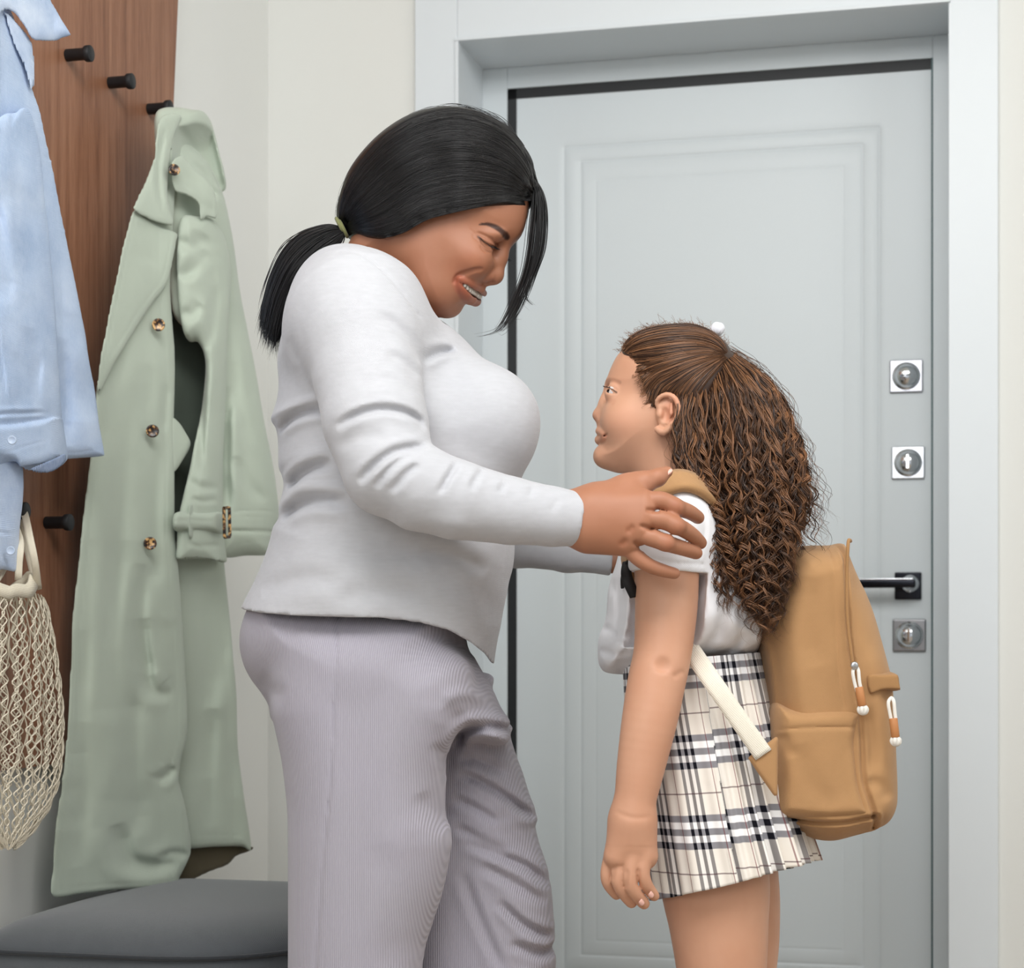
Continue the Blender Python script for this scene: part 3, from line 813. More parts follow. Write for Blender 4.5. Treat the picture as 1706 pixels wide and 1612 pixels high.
def nail(c, ax, up, L_, W_, parent):
    ax = np.array(ax, float); ax /= np.linalg.norm(ax); up = np.array(up, float); up -= ax * (up @ ax); up /= np.linalg.norm(up); sd = np.cross(ax, up)
    V = []; F = []
    for i, u in enumerate(np.linspace(-1, 1, 9)):
        for j, w in enumerate(np.linspace(-1, 1, 7)):
            ww = w * math.sqrt(max(.02, 1 - (abs(u) ** 3) * .75))
            V.append(np.array(c) + ax * u * L_ + sd * ww * W_ + up * (-(ww * ww) * W_ * .55 - .12 * L_ * u * u))
            if i and j: F.append((i * 7 + j, i * 7 + j - 1, (i - 1) * 7 + j - 1, (i - 1) * 7 + j))
    o = mesh_obj('nail', V, F, m_nail, parent); s_ = o.modifiers.new('s', 'SOLIDIFY'); s_.thickness = .0005; s_.offset = 0; return o
nail(Q(1109,785.5,2.403), (.0180, 0, .0110), (-.5, -.6, .6), .0085, .0052, woman)
nail(Q(1123,953,2.3872), (.03, .012, -.006), (.1, -1, .35), .0058, .0046, woman)

# ---- hair
m_bhair = hair_mat('black_hair', (9, 9, 11), (30, 28, 30), .36, spec=.5)
cap_out = [(879,334),(889,312),(886,280),(873,246),(850,216),(822,197),(790,185),(755,180.5),(720,185),(690,195),(660,212),(630,236),(601,268),(581,300),(569,335),(565,362),(572,385),(600,420),(640,470),(700,520),(760,520),(800,470),(840,430),(866,391),(878,350)]
region = [(892,336),(900,300),(900,180),(700,150),(500,250),(540,370),(570,388),(592,388),(612,396),(640,399),(665,392),(684,381),(700,370),(720,363),(745,356),(770,350),(800,344),(830,338),(858,333)]
cv = Vol(H.L(555, 530, 0) - (.03, .11, 0), H.L(905, 170, 0) + (.03, .11, 0), .0022)
_cw = wmap([(700,300,.092),(790,280,.086),(850,315,.0715),(620,320,.082),(580,360,.05),(700,370,.088),(780,345,.0795),(840,335,.0690),(640,390,.082)], H.L)
cw = lambda X, Z: np.maximum(_cw(X, Z), hw(X, Z) + .004)
cv.slab(H.poly(cap_out), WD, .074, cw, 0)
cv.slab(H.poly(region, l=.06), WD, .006, .3, .006, 'i')
cM = cv.mesh(); cap = mesh_obj('hair', H.out(cM[0]), cM[1], m_bhair, woman); color_attr(cap, np.full((len(cM[0]), 3), .05))
sf = Surf(cv)
top = resample(spline([(889,312),(886,280),(873,246),(850,216),(822,197),(790,185),(755,181),(720,186),(690,196),(660,213),(630,237),(601,270),(581,302),(569,337),(566,362),(571,383)], 6), 40)
bot = resample(spline([(884,334),(850,334),(815,341),(780,348),(745,356),(715,364),(695,374),(670,388),(640,395),(612,391),(590,386),(574,384)], 6), 40)
g = []
A_ = flow(H, sf, top, bot, 2800, .0016, .0005, 3, 40); tvv = rng.random(len(A_)) ** 2.2
g.append((H.out(A_.reshape(-1, 3)).reshape(A_.shape), .00042, tvv))
B_ = A_[::3].copy(); B_[:, :, 1] = 2 * WD - B_[:, :, 1]; g.append((H.out(B_.reshape(-1, 3)).reshape(B_.shape), .0006, tvv[::3]))
# flyaways over the crown
fl = []
for i in range(90):
    k0 = int(rng.uniform(6, 34)); p = top[k0:k0 + 6].copy(); off = rng.uniform(1, 9); nrm = np.stack([-(np.gradient(p[:, 1])), np.gradient(p[:, 0])], 1); nrm /= np.linalg.norm(nrm, axis=1)[:, None] + 1e-9
    w = np.linspace(0, 1, 6)[:, None]; p = p + nrm * (-1) * off * np.sin(w * rng.uniform(1.5, 3)) * -1
    q = resample(spline(p, 6), 40); dd = rng.uniform(-.03, .02); fl.append(np.array([P(a, b, WD + dd) for a, b in q]))
g.append((np.array(fl), .00022, np.full(len(fl), .2)))
# ponytail
pl = []
for i in range(1100):
    u, w = rng.normal() * .5, rng.random()
    lft = np.array([(574,380),(545,377),(505,388),(474,415),(452,460),(438,510),(430,565)], float)
    rgt = np.array([(575,388),(566,404),(545,428),(505,470),(480,515),(466,560),(460,603)], float)
    s_ = np.clip(.5 + u * .55, 0, 1) if i % 3 else rng.random()
    p = lft * (1 - s_) + rgt * s_; p[1:] += rng.normal(size=2) * 2.2; p[-1] += rng.normal(size=2) * 5
    if rng.random() < .12: p[3:] += rng.normal(size=2) * 5
    c = resample(spline(p, 6), 40); cut = int(rng.uniform(31, 40)); c = resample(c[:cut], 40)
    ph = rng.uniform(-1, 1) * math.sqrt(max(0, 1 - (2 * s_ - 1) ** 2)); rad = np.interp(np.linspace(0, 1, 40), [0, .15, .5, 1], [.008, .020, .030, .018])
    pl.append(np.array([P(a, b, WD + ph * rr) for (a, b), rr in zip(c, rad)]))
g.append((np.array(pl), .00055, rng.random(len(pl)) ** 2.5 * .8))
# long strands falling in front of her face
fs = []
for i in range(230):
    w = rng.random() ** .9; w = w + .12 * rng.normal(); b_ = rng.normal() * 2.2
    p = np.array([(868 + rng.uniform(-14, 8), 268 + rng.uniform(0, 22)), (888 + 4 * w, 300), (889 + 17 * w + b_, 328 + 4 * rng.random()), (885 + 24 * w + b_, 368), (880 + 25 * w + b_, 415), (872 + 20 * w + b_, 455), (858 + 20 * w + b_, 492), (842 + 18 * w + b_, 528), (824 + 14 * w, 552), (800 + rng.uniform(-8, 14), 561)], float)
    e = rng.choice([10, 9, 9, 8, 8, 7, 7, 6, 5, 5, 4]); p = p[:e]
    if rng.random() < .08: p[3:] += np.array([rng.uniform(-8, 6), rng.uniform(-5, 10)])
    if w > .6 and e > 7: p[-1] += (30, -20)
    c = resample(spline(p, 6), 40); dd = rng.uniform(-.030, .016)
    fs.append(np.array([P(a, b, WD - .012 + dd * min(1, .35 + j / 25)) for j, (a, b) in enumerate(c)]))
g.append((np.array(fs), .00042, rng.random(len(fs)) ** 2.5 * .5))
strands_obj('hair_strands', g, m_bhair, cap, kind='stuff')
m_tie = fabric('olive_elastic', (126, 128, 84), bump=.4)
tie = []
for q, dd in ((0, 0), (1, .0)):
    c0 = P(567 + 5 * q, 377 + 4 * q, WD); ring = []
    for w in np.linspace(0, 2 * math.pi, 25): ring.append(c0 + np.array([.0105 * math.cos(w) * .50, .011 * math.sin(w), .0110 * math.cos(w) * -.95 ]))
    tie.append(ring)
mesh_obj('hair_tie', *tubes(tie, [.0027, .0025], 8), m_tie, woman)

# ---- sweater
m_knit = fabric('heather_grey_jersey', (190, 191, 196), .06, 700, .22, .92, 60, stretch=(1, 1, 4.5), wr=.0022, wrs=26)
sv = Vol(P(395, 1125, WD) - (.0, .36, .01), P(1032, 405, WD) + (.0, .26, .01), .0030)
tor = [(590,414),(572,417),(545,437),(515,470),(490,515),(473,560),(465,600),(466,640),(463,668),(456,690),(453,703),(461,716),(465,740),(466,780),(472,795),(474,810),(471,828),(468,842),(466,862),(456,880),(450,905),(440,935),(425,970),(410,1000),(403,1020),(396,1070),(400,1150),(600,1200),(800,1190),(818,1140),(823,1100),(828,1068),(834,1040),(840,1005),(847,970),(854,945),(857,915),(856,885),(858,840),(868,795),(882,762),(889,735),(891,710),(886,686),(872,668),(852,652),(835,638),(815,613),(796,590),(775,568),(755,550),(735,531),(716,518),(700,505),(682,484),(660,460),(640,442),(615,424)]
tw = wmap([(590,420,.075),(640,450,.085),(560,470,.13),(560,540,.172),(520,560,.15),(700,560,.145),(780,620,.125),(850,700,.115),(700,700,.165),(500,700,.150),(650,850,.180),(480,830,.165),(800,880,.150),(600,1000,.192),(440,1000,.170),(790,1040,.165)], lambda a, b: P(a, b, WD))
sv.slab(poly_px(tor, WD, 6), WD, .115, tw, 0)
for l in (1, -1): sv.ell(P(812, 700, WD - l * .075) * (1, 1, 1), (.064, .066, .070), .05)
# folds in the back
for q, d_, w_ in (([(450,706),(468,694),(490,686),(522,682),(560,684)], .011, .0065), ([(468,806),(490,790),(520,778),(556,772)], .012, .0075), ([(462,862),(478,846),(505,836),(540,834),(585,840)], .013, .0085), ([(480,560),(492,585),(505,600)], .005, .007), ([(700,606),(716,590),(735,578),(757,571)], .010, .0055), ([(650,905),(720,935),(790,985),(820,1040)], .005, .016), ([(700,915),(760,928),(810,950)], .006, .010), ([(560,1000),(640,985),(720,990)], .003, .014), ([(430,985),(500,965),(580,968)], .0035, .012), ([(735,775),(790,800),(840,812)], .004, .010)):
    sv.crease(line_px(q, 2.46), d_, w_, 2.60, asym=.35)
arm = [P(590,520,2.500), P(602,565,2.455), P(612,630,2.420), P(625,700,2.385), P(650,783,2.360), P(700,812,2.355), P(760,832,2.360), P(850,851,2.375), P(920,861,2.385), P(968,866,2.392)]
ar = [.082, .0755, .0690, .0655, .0580, .0530, .0495, .0420, .0375, .0345]
sv.cone(arm[0], arm[1], ar[0], ar[1], .05); sv.cone(P(575,485,2.53), arm[0], .045, .078, .05)
sv.cone(arm[1], arm[2], ar[1], ar[2], .012)
for i in range(2, len(arm) - 1): sv.cone(arm[i], arm[i + 1], ar[i], ar[i + 1], .004)
for q, d_, w_ in (([(560,712),(590,694),(632,683),(668,685),(694,696),(704,716)], .0085, .0050), ([(600,806),(622,782),(655,758),(690,747),(712,744)], .0085, .0055), ([(628,815),(645,790),(672,768),(700,758)], .0055, .0045), ([(655,822),(675,797),(700,775)], .0045, .0045), ([(733,825),(748,797),(764,768)], .005, .0040), ([(785,818),(797,792),(806,782)], .0035, .004), ([(832,820),(842,802)], .003, .004), ([(622,510),(655,528),(684,556),(697,590)], .0045, .0075), ([(640,585),(668,592),(694,618)], .0035, .006), ([(628,602),(660,606),(690,630)], .002, .005), ([(600,640),(650,632),(692,655)], .0020, .008), ([(880,825),(890,808)], .002, .004), ([(920,850),(930,828)], .0015, .004), ([(560,745),(600,730),(650,728)], .0025, .009), ([(640,880),(720,875),(800,880)], -.0015, .010)):
    sv.crease(line_px(q, 2.33), d_, w_, 2.42, asym=.3)
# far sleeve
sv.chain([P(620,540,2.74), P(730,800,2.83), P(860,912,2.82), P(945,926,2.81), P(1012,936,2.80)], [.075, .055, .030, .0235, .0185], .01)
sv.chain([P(1003,934,2.80), P(1019,937,2.80)], [.0205, .0200], .002)
# cuff ends, neckline and hem: openings
sv.cut(P(969,866,2.392), (1, .05, -.13), .06, .08)
sv.cut(P(1020,937,2.80), (1, 0, -.1), .04, .06)
hem = [(380,1011),(404,1015),(440,1021),(500,1025),(560,1027),(640,1030),(700,1037),(750,1050),(785,1070),(806,1088),(817,1104),(826,1109),(1100,1109),(1100,380),(380,380)]
sv.slab(poly_px(hem, 2.50, smooth=False), WD, .002, .5, 0, 'i')
cav = [(412,1190),(408,1100),(411,1040),(424,990),(445,975),(600,960),(740,975),(806,1000),(806,1040),(800,1085),(796,1120),(790,1190),(600,1230)]
sv.slab(poly_px(cav, WD), WD, .115, .170, .002, 's')
neck = Head(735, WD, 14)
sv.chain([P(612,380,2.60), P(655,436,2.585), P(720,500,2.575)], [.060, .058, .040], .004, 's')
sv.crease(line_px([(566,426),(590,428),(612,437),(638,458),(660,482),(682,508),(700,532)], 2.47), .0020, .0020, 2.60, ends=False)
sv.noise(.0012, 34, 5)
mesh_obj('sweater', *sv.mesh(), m_knit, woman)
sv_ = Surf(sv)
def on_surf(sf_, px, py, lift=0.0, D0=2.45):
    D = D0
    for _ in range(8):
        q = P(px, py, D); D = float(sf_(q[0], q[2]))
    return P(px, py, D - lift)
# neckline binding
nb = resample(spline([(588,415),(612,425),(638,446),(662,472),(684,499),(703,521)], 6), 24)
# ---- trousers
m_trous = NT('mauve_grey_rib')
x_ = m_trous.n('ShaderNodeSeparateXYZ', {0: m_trous.tc()}).outputs
w_ = m_trous.math('SINE', m_trous.math('ADD', m_trous.math('MULTIPLY', x_[0], 2400.0), m_trous.math('MULTIPLY', m_trous.noise(5, 2), 2.0)))
col_ = m_trous.mix(m_trous.math('MULTIPLY_ADD', w_, .5, .5), srgb(150, 147, 156), srgb(173, 170, 178))
col_ = m_trous.mix(m_trous.noise(9, 3), col_, srgb(166, 162, 175))
m_trous.bump(w_, .5, .0006); m_trous.b.inputs['Sheen Weight'].default_value = .2
m_trous = m_trous.done(col_, .85, .2)
tv = Vol(P(385, 1700, 2.6) - (.02, .36, .03), P(935, 985, WD) + (.02, .26, .0), .0034)
pel = [(430,985),(412,1015),(402,1045),(400,1075),(406,1105),(418,1130),(436,1155),(448,1175),(458,1205),(520,1260),(640,1280),(720,1240),(780,1235),(840,1240),(850,1210),(833,1180),(820,1148),(805,1122),(790,1095),(775,1060),(760,1000),(600,970)]
tv.slab(poly_px(pel, WD), WD, .12, wmap([(600,1000,.172),(600,1100,.185),(440,1100,.15),(560,1200,.178),(800,1150,.15)], lambda a, b: P(a, b, WD)), 0)
near_leg = [(470,1060),(455,1120),(452,1180),(458,1215),(467,1258),(473,1300),(478,1350),(479,1400),(480,1500),(480,1612),(478,1760),(482,2120),(700,2120),(700,1760),(703,1612),(722,1540),(737,1490),(748,1440),(753,1400),(750,1370),(743,1335),(746,1290),(762,1245),(780,1215),(790,1170),(770,1090),(640,1020),(520,1020)]
tv.slab(poly_px(near_leg, 2.515), 2.515, .085, .098, .014)
far_leg = [(600,1120),(620,1300),(650,1500),(660,1612),(680,1800),(690,2050),(920,2050),(926,1700),(925,1630),(927,1596),(921,1574),(925,1560),(923,1525),(919,1480),(908,1432),(898,1402),(892,1376),(895,1362),(884,1332),(871,1290),(858,1256),(849,1225),(852,1211),(838,1190),(820,1150),(800,1120)]
tv.slab(poly_px(far_leg, 2.69), 2.69, .080, .092, .010)
for q, d_, w_ in (([(755,1245),(775,1216),(800,1206),(826,1208),(852,1217)], .010, .0065), ([(763,1288),(795,1300),(840,1328),(893,1372)], .009, .0055), ([(765,1262),(800,1268),(846,1290)], .005, .006), ([(755,1330),(790,1345),(830,1372)], .006, .006), ([(770,1400),(830,1425),(880,1450),(915,1486)], .007, .0060), ([(757,1375),(800,1398),(850,1420)], .005, .006), ([(770,1450),(790,1510),(820,1580),(840,1620)], .005, .007), ([(830,1500),(870,1540),(922,1572)], .008, .006), ([(850,1570),(890,1590),(925,1600)], .006, .006), ([(800,1440),(860,1475),(912,1512)], .005, .007)):
    tv.crease(line_px(q, 2.60), d_, w_, 2.70, asym=.4)
for q, d_, w_ in (([(700,1320),(715,1350),(745,1385)], .004, .012), ([(745,1175),(762,1200),(755,1240),(735,1280)], .006, .012), ([(720,1240),(738,1262),(742,1300)], .004, .008), ([(640,1400),(660,1500),(650,1612)], .003, .02), ([(690,1380),(700,1500),(690,1600)], .003, .018), ([(790,1090),(770,1080),(740,1060)], .004, .008), ([(735,1165),(775,1155),(812,1172)], -.004, .009), ([(418,1128),(445,1150),(480,1160)], .003, .012)):
    tv.crease(line_px(q, 2.45), d_, w_, 2.62)
tv.crease(line_px([(561,1015),(559,1100),(556,1200),(549,1320),(538,1430),(530,1530),(524,1640)], 2.425, 10), .0030, .0022, 2.60, ends=False)
tv.noise(.0016, 16, 9, (1, 1, .4))
mesh_obj('trousers', *tv.mesh(), m_trous, woman)
# lower trouser legs below the frame, and shoes
lv = Vol(P(430, 2150, 2.5) - (0, .16, 0), P(960, 1660, 2.6) + (.03, .22, 0), .008)
lv.slab(poly_px(near_leg, 2.515), 2.515, .085, .098, .014); lv.slab(poly_px(far_leg, 2.69), 2.69, .080, .092, .010)
for p_ in poly_px([(0,0)], 2.5, smooth=False): pass
mesh_obj('trouser_hems', *lv.mesh(), m_trous, woman)
# ================================================================ the girl
GD = 2.6
girl = empty('person', P(1190, 2175, 2.58), label='curly-haired girl in white blouse and plaid skirt, looking up, tan backpack on her back', category='person')
m_gskin = skin_mat('warm_child_skin', (214, 170, 143), (196, 146, 118))
K = Head(1110, GD, 9)
gb = [(1040,581),(1028,594),(1019,611),(1013,626),(1010,636),(1011,646),(1013,657),(1012,668),(1008,682),(1006,694),(1004,706),(1003,718),(1003,730),(1001,741),(996,749),(993,758),(995,768),(1003,777),(1016,784),(1031,788),(1046,789),(1058,797),(1066,815),(1064,850),(1070,880),(1150,880),(1160,820),(1172,770),(1195,720),(1212,670),(1216,630),(1210,598),(1190,571),(1160,555),(1120,550),(1080,557),(1055,569)]
kv = Vol(K.L(1235, 885, 0) * (0, 1, 1) + (K.L(980, 700, 0)[0] - .01, -.10, 0), K.L(1235, 535, 0) + (.01, .10, 0), .0016)
kw = wmap([(1130,610,.0735),(1050,600,.058),(1020,630,.050),(1020,660,.052),(1050,680,.060),(1035,700,.056),(1100,700,.066),(1050,760,.050),(1005,760,.034),(1005,730,.040),(1110,760,.054),(1110,850,.046),(1180,650,.068)], K.L)
kv.slab(K.poly(gb), GD, .068, kw, 0)
kv.chain([K.L(1018, 652), K.L(1013, 670), K.L(1005, 686)], [.0060, .0068, .0072], .018)
kv.ell(K.L(996.5, 691.5), (.0075, .0085, .0070), .008)
kv.ell(K.L(1002, 710, 0), (.0040, .0080, .007), .008)
kv.ell(K.L(1004, 760, 0), (.0100, .015, .0110), .014)
GE = (1023, 655, .0275)
for l in (-1, 1):
    kv.ell(K.L(1040, 702, .030 * l), (.022, .020, .021), .036)
    kv.ell(K.L(1013, 655, .016 * l), (.006, .006, .007), .014, 's')
    kv.ell(K.L(GE[0], GE[1], GE[2] * l), (.0130, .0130, .0130), .007)
    kv.ell(K.L(1004, 697, .0100 * l), (.0070, .0055, .0056), .004)
    kv.cone(K.L(997, 700.5, .0055 * l), K.L(1001, 700.5, .006 * l), .0020, .002, .002, 's')
kn_ = Snap(K, kv)
GU = [(1008,724),(1003,720),(998,717.5)]; GL = [(1008,727),(1003,731),(998,732.5)]; GG = [(1012,722),(1008,725.5),(1001,725.5),(995,725.5)]
for l in (-1, 1):
    q = kn_.line([(1010,650),(1014,651),(1020,654),(1026,655)], -.0006, l); kv.chain(q, wid(len(q), .0024, .0028, .0020, .0004), .0012, 's')
    q = kn_.line([(1012,643),(1019,644),(1028,650)], -.0004, l); kv.chain(q, wid(len(q), .0006, .0011, .0005), .003, 's')
    q = kn_.line(GU, .0020, l); kv.chain(q, wid(len(q), .0016, .0028, .0034), .005)
    q = kn_.line(GL, .0024, l); kv.chain(q, wid(len(q), .0016, .0032, .0038), .005)
kv.cone(K.L(998.5, 718, .005), K.L(998.5, 718, -.005), .0033, .0033, .005); kv.cone(K.L(999.5, 732, .005), K.L(999.5, 732, -.005), .0038, .0038, .005)
for l in (-1, 1):
    q = kn_.line(GG, -.0006, l); kv.chain(q, wid(len(q), .0006, .0014, .0012, .0012), .0012, 's')
    # ear
    kv.ell(K.L(1112, 688, .0665 * l), (.0145, .0075, .0245), .008)
    hel = resample(spline([K.L(a, b, c * l) for a, b, c in ((1101,684,.0665),(1094,672,.070),(1099,662,.074),(1112,657,.077),(1125,664,.079),(1130,680,.079),(1127,698,.077),(1117,712,.074),(1105,720,.071),(1096,715,.068))], 4), 22)
    kv.chain(list(hel), list(np.interp(np.linspace(0, 1, 22), [0, .3, .8, 1], [.0022, .0030, .0036, .0050])), .0025)
    kv.chain([K.L(1119, 672, .0745 * l), K.L(1118, 688, .0755 * l), K.L(1110, 703, .073 * l)], [.0020, .0026, .0024], .0025)
    kv.chain([K.L(1106, 669, .0755 * l), K.L(1117, 665, .077 * l), K.L(1124, 678, .079 * l)], [.0020, .0022, .0018], .002, 's')
    kv.ell(K.L(1107, 691, .0750 * l), (.0065, .0060, .0105), .003, 's')
    kv.ell(K.L(1099, 690, .0700 * l), (.0040, .0040, .0050), .004)
kV, kF = kv.mesh(); tint = np.ones((len(kV), 3)); lat = np.abs(kV[:, 1] - GD); HS = kV.copy(); HS[:, 1] = GD - lat
tmix(.50 * near3(HS, kn_.line(GU, 0) + [K.L(996, 718, 0)], .0050), (.92, .66, .64))
tmix(.50 * near3(HS, kn_.line(GL, 0) + [K.L(997, 732, 0)], .0058), (.95, .68, .66))
tmix(.5 * near3(HS, kn_.line(GG, 0), .0018), (.5, .34, .32))
tmix(.16 * near3(HS, [K.L(1045,700,.05), K.L(1035,710,.05)], .026), (1.1, .80, .76))
tmix(.25 * near3(HS, [K.L(996,692,0), K.L(1000,695,.008)], .012), (1.05, .78, .74))
tmix(.40 * near3(HS, [K.L(1120,672,.078), K.L(1116,690,.076)], .016), (1.0, .66, .58))
tmix(.45 * near3(HS, kn_.line([(1009,635),(1014,632),(1024,633),(1033,637)], 0), .0036), (.46, .36, .30))
tmix(.25 * near3(HS, kn_.line([(1014,666),(1022,670)], 0), .006), (.8, .62, .58))
tmix(.85 * near3(HS, kn_.line([(1010,644),(1015,645.5),(1021,648),(1027,653)], 0), .0020), (.10, .07, .06))
kW = K.out(kV)
# arm, hand
av_ = Vol(P(998, 1520, 2.44) - (0, .07, 0), P(1185, 820, 2.49) + (0, .10, 0), .0021)
ap = [P(1125,860,2.50), P(1112,930,2.488), P(1110,1010,2.478), P(1104,1085,2.468), P(1094,1135,2.460), P(1082,1200,2.452), P(1068,1275,2.448), P(1058,1335,2.445), P(1055,1362,2.445)]
ar_ = [.043, .0425, .0405, .0375, .0372, .0355, .0310, .0262, .0250]
av_.limb(ap, ar_, .02)
for a_, b_ in (((1052,1355,2.447),(1052,1400,2.446)), ((1044,1375,2.447),(1030,1425,2.446)), ((1062,1372,2.447),(1072,1425,2.447))): av_.cone(P(*a_), P(*b_), .0215, .0190, .018)
fs_ = [([(1020,1420),(1012,1452),(1014,1472),(1027,1490)], .0098, .0068, 2.452), ([(1036,1428),(1030,1460),(1036,1482),(1052,1503)], .0108, .0074, 2.440), ([(1054,1430),(1050,1462),(1056,1484),(1073,1505)], .0112, .0074, 2.432), ([(1074,1425),(1070,1452),(1076,1472),(1090,1492)], .0110, .0068, 2.434)]
for pts, r0, r1, D_ in fs_:
    finger(av_, [P(a, b, D_ + dd) for (a, b), dd in zip(pts, (.004, 0, .002, .012))], r0, r1, .004)
finger(av_, [P(1040,1385,2.470), P(1030,1425,2.482), P(1040,1462,2.480)], .0120, .0080, .008)
for q in ([(1026,1440),(1020,1468)], [(1045,1446),(1042,1480)], [(1063,1444),(1064,1478)]): av_.crease(line_px(q, 2.43), .0022, .0026, 2.45)
av_.ell(P(1104, 1108, 2.4265), (.0060, .0030, .006), .010, 's')
for q in ([(1120,1128),(1132,1122),(1142,1118)], ): av_.crease(line_px(q, 2.43), .002, .004, 2.45)
av_.crease(line_px([(1024,1352),(1055,1362),(1085,1360)], 2.42), .0012, .003, 2.44)
avM = av_.mesh(); ta = np.ones((len(avM[0]), 3)); e_ = near3(avM[0], [P(1106,1108,2.425), P(1130,1118,2.425)], .018)[:, None] * .15; ta = ta * (1 - e_) + np.array((.80, .66, .60)) * e_
# torso, legs
lg = Vol(P(1020, 2215, 2.52) - (.08, .09, 0), P(1300, 800, 2.6) + (.04, .22, 0), .0045)
lg.slab(poly_px([(1080,840),(1062,930),(1050,1040),(1058,1110),(1062,1200),(1100,1330),(1150,1370),(1240,1370),(1255,1300),(1250,1180),(1230,1060),(1215,960),(1190,880),(1150,840)], GD), GD + .01, .07, .066, 0)
lg.limb([P(1176,1330,2.565), P(1190,1460,2.560), P(1197,1535,2.555), P(1202,1612,2.55), P(1207,1760,2.54), P(1209,1850,2.54), P(1214,1980,2.54), P(1208,2125,2.54)], [.070, .0735, .0665, .0600, .047, .045, .047, .030], .02)
lg.limb([P(1200,1330,2.655), P(1220,1460,2.665), P(1226,1535,2.665), P(1226,1612,2.66), P(1215,1760,2.66), P(1210,1830,2.66), P(1214,1930,2.66), P(1208,2060,2.66)], [.066, .064, .061, .0560, .045, .043, .044, .030], .02)
for D_, y_ in ((2.54, 2160), (2.66, 2095)): lg.chain([P(1215, y_, D_), P(1150, y_ + 20, D_), P(1090, y_ + 28, D_)], [.034, .030, .022], .02)
lgM = lg.mesh()
body_mesh('body', [(kW, kF), avM, lgM], girl, m_gskin, [tint, ta, None])
for l in (-1, 1):
    c = K.L(GE[0], GE[1], GE[2] * l); e = MB(); ax = np.array((-.90, -.34 * l, .30)); ax /= np.linalg.norm(ax)
    e.lathe(c, ax, [(.0117 * math.sin(w), -.0117 * math.cos(w)) for w in np.linspace(.02, math.pi - .02, 28)], 28)
    o = mesh_obj('eye', K.out(np.array(e.V)), e.F, plain('shaded_eye_white', (196, 190, 188), .25, .02), girl); o.data.materials.append(m_iris)
    for p in o.data.polygons:
        q = np.mean([e.V[i] for i in p.vertices], 0) - c
        if q @ ax > .0092: p.material_index = 1
LP = []
for l in (-1, 1):
    b0_ = resample(np.array(kn_.line([(1010,645),(1014,646),(1020,648),(1027,653)], -.0006, l)), 24)
    for i, b_ in enumerate(b0_):
        d = np.array([-.0050 + .0016 * i / 24, -.0025 * l * i / 24, .0018 + .0006 * math.sin(i * 2.1)]); LP.append(K.out(np.array([b_, b_ + d * .5 - (0, 0, .0004), b_ + d])))
mesh_obj('eyelashes', *tubes(LP, np.full(len(LP), .00028), 3, .6), m_lash, girl, kind='stuff')
for (a, b, D_), up in (((1086,1490,2.4275), (.4, -1, .2)), ((1070,1503,2.4265), (.4, -1, .1))): nail(P(a, b, D_), (.5, .35, -.6), up, .0042, .0038, girl)

# ---- blouse
m_blouse = fabric('white_cotton', (236, 236, 240), .02, 600, .15, .9, 20, sheen=.1, wr=.004, wrs=30)
bl = Vol(P(988, 1130, 2.45) - (0.02, .02, 0), P(1290, 790, 2.6) + (.02, .16, .01), .0026)
bl.slab(poly_px([(1072,800),(1050,850),(1040,900),(1028,940),(1016,985),(1011,1030),(1002,1060),(999,1088),(1003,1108),(1016,1116),(1040,1112),(1070,1116),(1120,1112),(1170,1105),(1215,1098),(1248,1086),(1266,1066),(1266,1000),(1250,940),(1230,880),(1205,840),(1170,812),(1130,800)], GD, 6), GD, .075, .128, 0)
bl.ell(P(1118, 880, 2.492), (.052, .050, .066), .03); bl.chain([P(1113,905,2.488), P(1110,938,2.482)], [.050, .0475], .01)
bl.crease(line_px([(1040,922),(1080,930),(1120,938),(1172,938)], 2.44), .0022, .0028, 2.50, ends=False)
bl.cut(P(1108, 952, 2.478), (-.05, 0, -1), .054, .10)
# re-add the back and front of the trunk that the sleeve opening cut
bl.slab(poly_px([(1050,850),(1034,900),(1026,940),(1016,985),(1011,1030),(1002,1060),(999,1088),(1003,1110),(1016,1120),(1060,1124),(1120,1123),(1170,1117),(1215,1110),(1248,1097),(1268,1072),(1266,1000),(1250,940),(1215,860),(1160,830),(1100,835)], GD, 6), GD + .02, .075, .108, .006)
for q, d_, w_ in (([(1160,1090),(1190,1060),(1215,1000)], .004, .008), ([(1175,1098),(1215,1085),(1250,1050)], .004, .007), ([(1180,960),(1195,1010),(1200,1070)], .004, .008), ([(1225,1000),(1235,1050),(1230,1090)], .003, .006), ([(1012,1040),(1030,1060),(1050,1062)], .004, .006), ([(1004,1080),(1025,1090),(1050,1085)], .004, .006), ([(1030,960),(1035,1010),(1028,1060)], .004, .006), ([(1090,822),(1120,850),(1160,860)], .002, .006)):
    bl.crease(line_px(q, 2.50), d_, w_, 2.62)
bl.noise(.0018, 60, 3)
mesh_obj('blouse', *bl.mesh(), m_blouse, girl)
m_ribbon = plain('black_ribbon', (18, 18, 21), .6)
rb = MB()
def ribbon(pts, w, t=.0015):
    """flat band along 3D points, width vector w"""
    p = resample(spline(np.array(pts), 6), 26); V = []; F = []; w = np.array(w); n = len(p)
    for q in p: V += [q - w / 2, q + w / 2]
    F = [(2 * i, 2 * i + 1, 2 * i + 3, 2 * i + 2) for i in range(n - 1)]
    return V, F
for pts, w in (([P(1046,936,2.50), P(1043,955,2.475), P(1049,975,2.47), P(1058,994,2.475)], (.014, .004, .003)), ([P(1046,940,2.55), P(1040,960,2.52), P(1040,978,2.53)], (.010, .006, .002)), ([P(1046,938,2.50), P(1040,946,2.49), P(1040,938,2.53)], (.004, .0, .012))):
    rb.add(*ribbon(pts, w))
o = rb.build('neck_ribbon', m_ribbon, girl, True); s_ = o.modifiers.new('s', 'SOLIDIFY'); s_.thickness = .002

